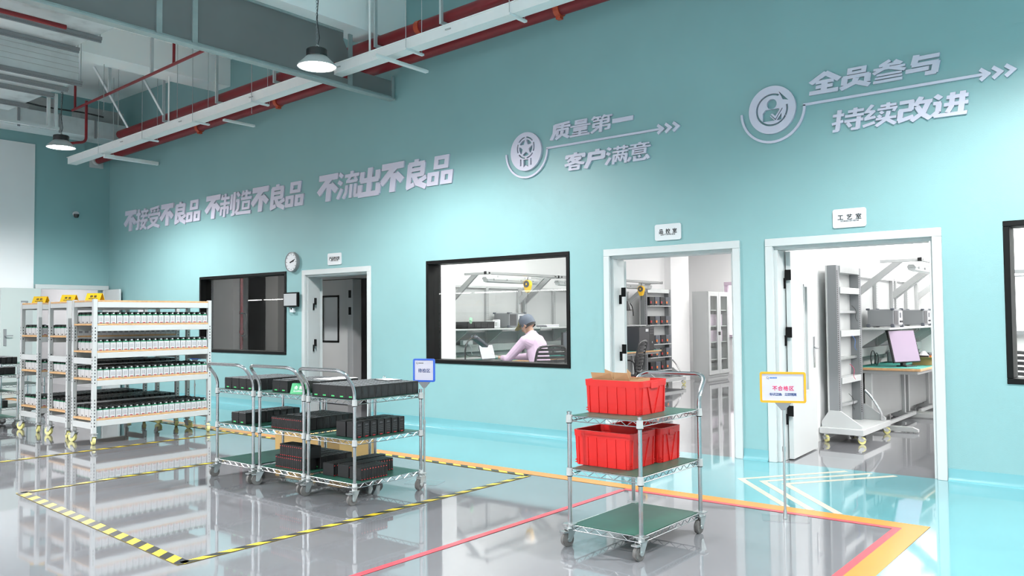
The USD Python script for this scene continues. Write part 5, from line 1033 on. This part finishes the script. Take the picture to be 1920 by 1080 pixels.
t = thing('cable_coil', 'black cables coiled on the bench behind the lilac screen', 'cable', (-2.86, 2.95, zb)); G().tube(arc((0, 0, .1), .09, -1.2, 4.2, 18, (0, 1, 0)), .005, 6).put('coil', 'black_plastic', t); G().tube(arc((.03, .05, .085), .075, -1.2, 4.6, 18, (0, 1, 0)), .005, 6).put('coil', 'black_plastic', t)
t = thing('bench_vise', 'grey machine with black hoses at the back of the right bench', 'machine', (-2.80, 3.92, zb)); G().box(-.12, -.12, 0, .12, .12, .16, .02).put('body', 'mid_grey', t); G().box(-.06, -.06, .16, .09, .1, .30, .02).put('head', 'slate', t); G().tube(fillet([(.05, 0, .3), (.12, .05, .38), (.15, .15, .2), (.1, .2, .01)], .08), .01, 6).put('hose', 'black_satin', t)
t = thing('wall_outlet', 'white wall outlet low on the left wall of the right room', 'outlet', (-3.05, 1.18, .35)); G().box(0, -.045, 0, .01, .045, .09, .003).put('plate', 'sign_white', t); G().box(.0102, -.02, .025, .012, .02, .06).put('socket', 'light_grey_steel', t)
# dark store room behind the left doorway
t = thing('storage_shelf', 'dark storage shelving in the unlit room behind the left doorway', 'shelving', (-10.4, 2.3, 0))
for x in (0, 1.4): G().box(x, 0, 0, x+.04, .5, 2.2).put('post', 'dark_grey', t)
for z in (.3, .65, 1.0, 1.35, 1.7): G().box(.041, 0, z, 1.399, .5, z+.04).put('shelf', 'dark_grey', t)
t = thing('riser_pipe', 'dark red riser pipe with valves behind the dark window', 'pipe', (-15.25, 2.25, 0))
G().cyl((0, 0, .45), (0, 0, 2.74), .03, 12).put('pipe', 'pipe_red', t); g = G(); [g.cyl((0, 0, z), (0, 0, z+.06), .045, 12) for z in (.5, 1.1, 1.5)]; g.put('couplings', 'pipe_red', t)
g = G(); g.tube(fillet([(-.02, -.03, 1.52), (.20, -.03, 1.52), (.20, -.03, 1.05), (.05, -.03, 1.05)], .05), .016, 8); g.put('bypass', 'dark_grey', t); G().box(-.03, 0, .40, .03, .149, .45).put('bracket', 'dark_grey', t)

# ---------------------------------------------------------------- office chairs
def chair(loc, rz, label, seat_z=.47):
    t = thing('office_chair', label, 'chair', loc, rz)      # faces +x
    g = G(); g.ext(rbox(-.22, -.23, .25, .23, .08), .06, frame((0, 0, seat_z-.06), (1, 0, 0), (0, 1, 0))); g.put('seat', 'black_plastic', t)
    fr = G(); b = lambda u, z: (-.235-.10*((z-seat_z)/.5)-.06*(1-(u/.22)**2)*.6, u, z)
    o = fillet([b(-.19, seat_z+.08), b(-.23, seat_z+.30), b(-.20, seat_z+.52), b(0, seat_z+.54), b(.20, seat_z+.52), b(.23, seat_z+.30), b(.19, seat_z+.08), b(0, seat_z+.06)], .06, 4); fr.tube(o+[o[0]], .017, 8); fr.put('back_frame', 'black_satin', t)
    g = G()
    for z in np.arange(seat_z+.12, seat_z+.52, .052):
        w = .205; P = [b(u, z) for u in np.linspace(-w, w, 7)]
        for p, q in zip(P, P[1:]): g.tm(trimesh.Trimesh([(p[0]-.004, p[1], p[2]-.017), (p[0]+.004, p[1], p[2]-.017), (p[0]-.004, p[1], p[2]+.017), (p[0]+.004, p[1], p[2]+.017), (q[0]-.004, q[1], q[2]-.017), (q[0]+.004, q[1], q[2]-.017), (q[0]-.004, q[1], q[2]+.017), (q[0]+.004, q[1], q[2]+.017)], [], process=False).convex_hull)
    g.put('back_mesh', 'black_plastic', t)
    G().tube(fillet([(-.10, 0, seat_z-.05), (-.24, 0, seat_z-.05), (-.29, 0, seat_z+.15), (-.30, 0, seat_z+.3)], .08), .022, 8).put('back_stem', 'black_satin', t)
    for s in (-1, 1): G().tube(fillet([(-.12, s*.22, seat_z-.03), (-.14, s*.29, seat_z+.0), (-.12, s*.29, seat_z+.22), (.16, s*.29, seat_z+.22), (.14, s*.29, seat_z+.0), (.06, s*.22, seat_z-.03)], .09), .017, 8).put('armrest', 'black_satin', t)
    G().cyl((0, 0, .09), (0, 0, seat_z-.06), .028, 12).put('gas_lift', 'black_satin', t)
    for k in range(5):
        a = k*2*PI/5+.3; d = np.array([math.cos(a), math.sin(a), 0]); q = G().tube([(0, 0, .10), tuple(d*.15+[0, 0, .09]), tuple(d*.29+[0, 0, .07])], [.03, .024, .016], 8).put('base_arm', 'black_satin', t)
        c = d*.29; n = np.array([-d[1], d[0], 0]); G().cyl(c+[0, 0, .0275]-n*.02, c+[0, 0, .0275]+n*.02, .0275, 12).put('caster', 'black_plastic', q)
    return t
chair((-6.70, 1.33, 0), 152, 'black slatted-back office chair under the man in the pink shirt')
chair((-6.72, 3.46, 0), 195, 'black mesh office chair in the middle doorway')
chair((-.98, 1.95, 0), 60, 'black office chair behind the window at the right edge')

# ---------------------------------------------------------------- the man at the bench
def body(bones, edge, it=8):
    parts = []
    for (p, rp), (q, rq) in bones:
        a = m3.Manifold.sphere(rp, 20).translate(p); b = m3.Manifold.sphere(rq, 20).translate(q); parts.append(m3.Manifold.batch_hull([a, b]))
    u = m3.Manifold.batch_boolean(parts, m3.OpType.Add).refine_to_length(edge); me = u.to_mesh(); tm_ = trimesh.Trimesh(me.vert_properties[:, :3], me.tri_verts, process=True)
    trimesh.smoothing.filter_taubin(tm_, lamb=.5, nu=.52, iterations=it); return tm_
man = thing('person', 'man in pink shirt and blue cap typing at the bench behind the centre window', 'person', (0, 0, 0))
J = dict(pel=(-6.70, 1.36, .56), wst=(-6.74, 1.37, .76), chs=(-6.83, 1.40, .98), nkb=(-6.93, 1.44, 1.13), nk=(-6.97, 1.46, 1.17), shl=(-6.90, 1.23, 1.06), shr=(-6.95, 1.62, 1.06),
         ell=(-7.13, 1.15, .815), elr=(-7.20, 1.72, .82), wrl=(-7.40, 1.36, .815), wrr=(-7.44, 1.62, .815))
P = lambda k, r: (J[k], r)
skin_b = [(P('nkb', .055), P('nk', .052)), (P('nk', .05), ((-7.0, 1.47, 1.22), .052))]
hc = np.array((-7.035, 1.48, 1.275)); fd = np.array((-.86, -.02, -.50)); fd /= np.linalg.norm(fd); sd = np.cross([0, 0, 1.], fd); sd /= np.linalg.norm(sd); up = np.cross(fd, sd)
h = lambda a, b, c: tuple(hc+fd*a+sd*b+up*c)
skin_b += [((h(-.02, 0, .03), .088), (h(.035, 0, .0), .075)), ((h(.03, 0, -.02), .068), (h(.05, 0, -.085), .042)), ((h(.10, 0, .0), .012), (h(.118, 0, -.025), .014)), ((h(.085, -.025, -.06), .012), (h(.085, .025, -.06), .012))]
for s in (-1, 1): skin_b += [((h(-.01, s*.083, .005), .018), (h(-.012, s*.09, -.025), .012))]
for w, e, s in (('wrl', 'ell', 1), ('wrr', 'elr', -1)):
    W_ = np.array(J[w]); dd = W_-np.array(J[e]); dd[2] = -.02; dd /= np.linalg.norm(dd); nn = np.cross([0, 0, 1.], dd)
    pal = W_+dd*.085+[0, 0, .006]; skin_b += [((tuple(W_-dd*.06), .027), (tuple(W_), .026)), ((tuple(W_), .026), (tuple(pal-nn*.022), .018)), ((tuple(W_), .024), (tuple(pal+nn*.022), .018)), ((tuple(pal-nn*.022), .018), (tuple(pal+nn*.022), .018))]
    for k, L in enumerate((.068, .078, .073, .058)):
        b = pal+nn*(-.030+.020*k); m_ = b+dd*L*.5+[0, 0, .012]; f_ = b+dd*L+[0, 0, -.012]; skin_b += [((tuple(b), .0095), (tuple(m_), .009)), ((tuple(m_), .009), (tuple(f_), .008))]
    b = W_+dd*.03+nn*s*(-.028); m_ = b+dd*.04-nn*s*.018; skin_b += [((tuple(b), .012), (tuple(m_), .0105)), ((tuple(m_), .0105), (tuple(m_+dd*.03+[0, 0, -.006]), .009))]
bt = body(skin_b, .009, 4)
# the body is one surface: torso and legs belong to it as well
torso = [(P('pel', .155), P('wst', .145)), (P('wst', .145), P('chs', .15)), (P('chs', .15), P('nkb', .075)), (P('chs', .12), P('shl', .075)), (P('chs', .12), P('shr', .075)), (P('nkb', .06), P('shl', .068)), (P('nkb', .06), P('shr', .068)),
    (P('shl', .072), P('ell', .056)), (P('ell', .056), P('wrl', .036)), (P('shr', .072), P('elr', .056)), (P('elr', .056), P('wrr', .036))]
legs = [(P('pel', .135), ((-6.72, 1.27, .56), .12)), (P('pel', .135), ((-6.72, 1.47, .56), .12))]
for y in (1.24, 1.50): legs += [(((-6.70, y, .57), .09), ((-7.13, y, .55), .068)), (((-7.13, y, .55), .065), ((-7.10, y, .12), .042))]
inner = [((a[0], a[1]*.82), (b[0], b[1]*.82)) for a, b in torso+legs]
bt = body(skin_b+inner, .011, 4)
G().tm(bt).put('body', 'skin', man, True)
sh = body(torso, .014, 8); G().tm(sh).put('shirt', 'shirt_pink', man, True, label='pale pink work shirt')
G().tm(body(legs, .016, 6)).put('trousers', 'trousers', man, True, label='dark trousers')
for y in (1.24, 1.50): G().tm(body([(((-7.06, y, .045), .042), ((-7.27, y, .035), .033))], .012, 5)).put('shoe', 'black_plastic', man, True)
co = G(); co.tube([tuple(np.array(J['nk'])+[.0, 0, -.01]+.064*(math.cos(a)*np.array([1, 0, .35])+math.sin(a)*np.array([0, 1, 0]))) for a in np.arange(16)*PI/8], .016, 8, closed=True); co.put('collar', 'shirt_pink', man)
T = frame(hc, fd, sd)
R3_ = 0.112
g = G(); g.lathe([(R3_*.97, .035), (R3_, .06), (R3_*.93, .10), (R3_*.70, .135), (R3_*.35, .15), (0, .152)], 24, T=T@np.diag([1.06, .92, 1, 1])); g.lathe([(R3_*.95, .03), (R3_*.97, .035), (R3_*.97, -.01), (R3_*.95, -.012)], 24, T=T@np.array([[1.0, 0, 0, -.012], [0, .92, 0, 0], [0, 0, 1, 0], [0, 0, 0, 1.]])); q = g.put('cap', 'cap_blue', man, label='dark blue cap')
vis = Polygon([(.06, -.085), (.14, -.085), (.205, -.05), (.22, 0), (.205, .05), (.13, .085), (.05, .095), (.09, .0)]); G().ext(vis, .006, T@np.array([[1, 0, 0, 0], [0, 1, 0, 0], [-.08, 0, 1, .05], [0, 0, 0, 1.]])).put('visor', 'cap_olive', man, label='olive visor')
g = G(); g.lathe([(R3_*.62, .12), (R3_*.95, .065), (R3_*1.03, .055)], 24, T=T@np.array([[1.06, 0, 0, .03], [0, .80, 0, 0], [0, 0, 1, .012], [0, 0, 0, 1.]])); g.put('cap_front', 'cap_olive', man, label='olive front panel of the cap')
g = G()
for s in (-1, 1): g.tube([h(.10, s*.05, .022), h(.085, s*.078, .02), h(-.005, s*.092, .018)], .003, 5); g.tube([h(.105+.0*c, s*.036+.022*math.cos(c), .018+.016*math.sin(c)) for c in np.arange(10)*PI/5], .0025, 4, closed=True)
g.put('glasses', 'black_satin', man)
g = G()
for s in (-1, 1): g.tm(trimesh.creation.icosphere(1, .010), frame(h(.094, s*.034, .012), (1, 0, 0), (0, 1, 0)))
g.put('eyes', 'ink_black', man)
g = G(); g.tube([h(.092, -.022, -.066), h(.098, 0, -.066), h(.092, .022, -.066)], .004, 5); g.put('mouth', 'ink_red', man)
g = G(); g.lathe([(R3_*.86, .03), (R3_*.88, -.0), (R3_*.80, -.045)], 20, T=T@np.array([[.9, 0, 0, -.026], [0, .84, 0, 0], [0, 0, 1, 0], [0, 0, 0, 1.]])); g.put('hair', 'hair', man)
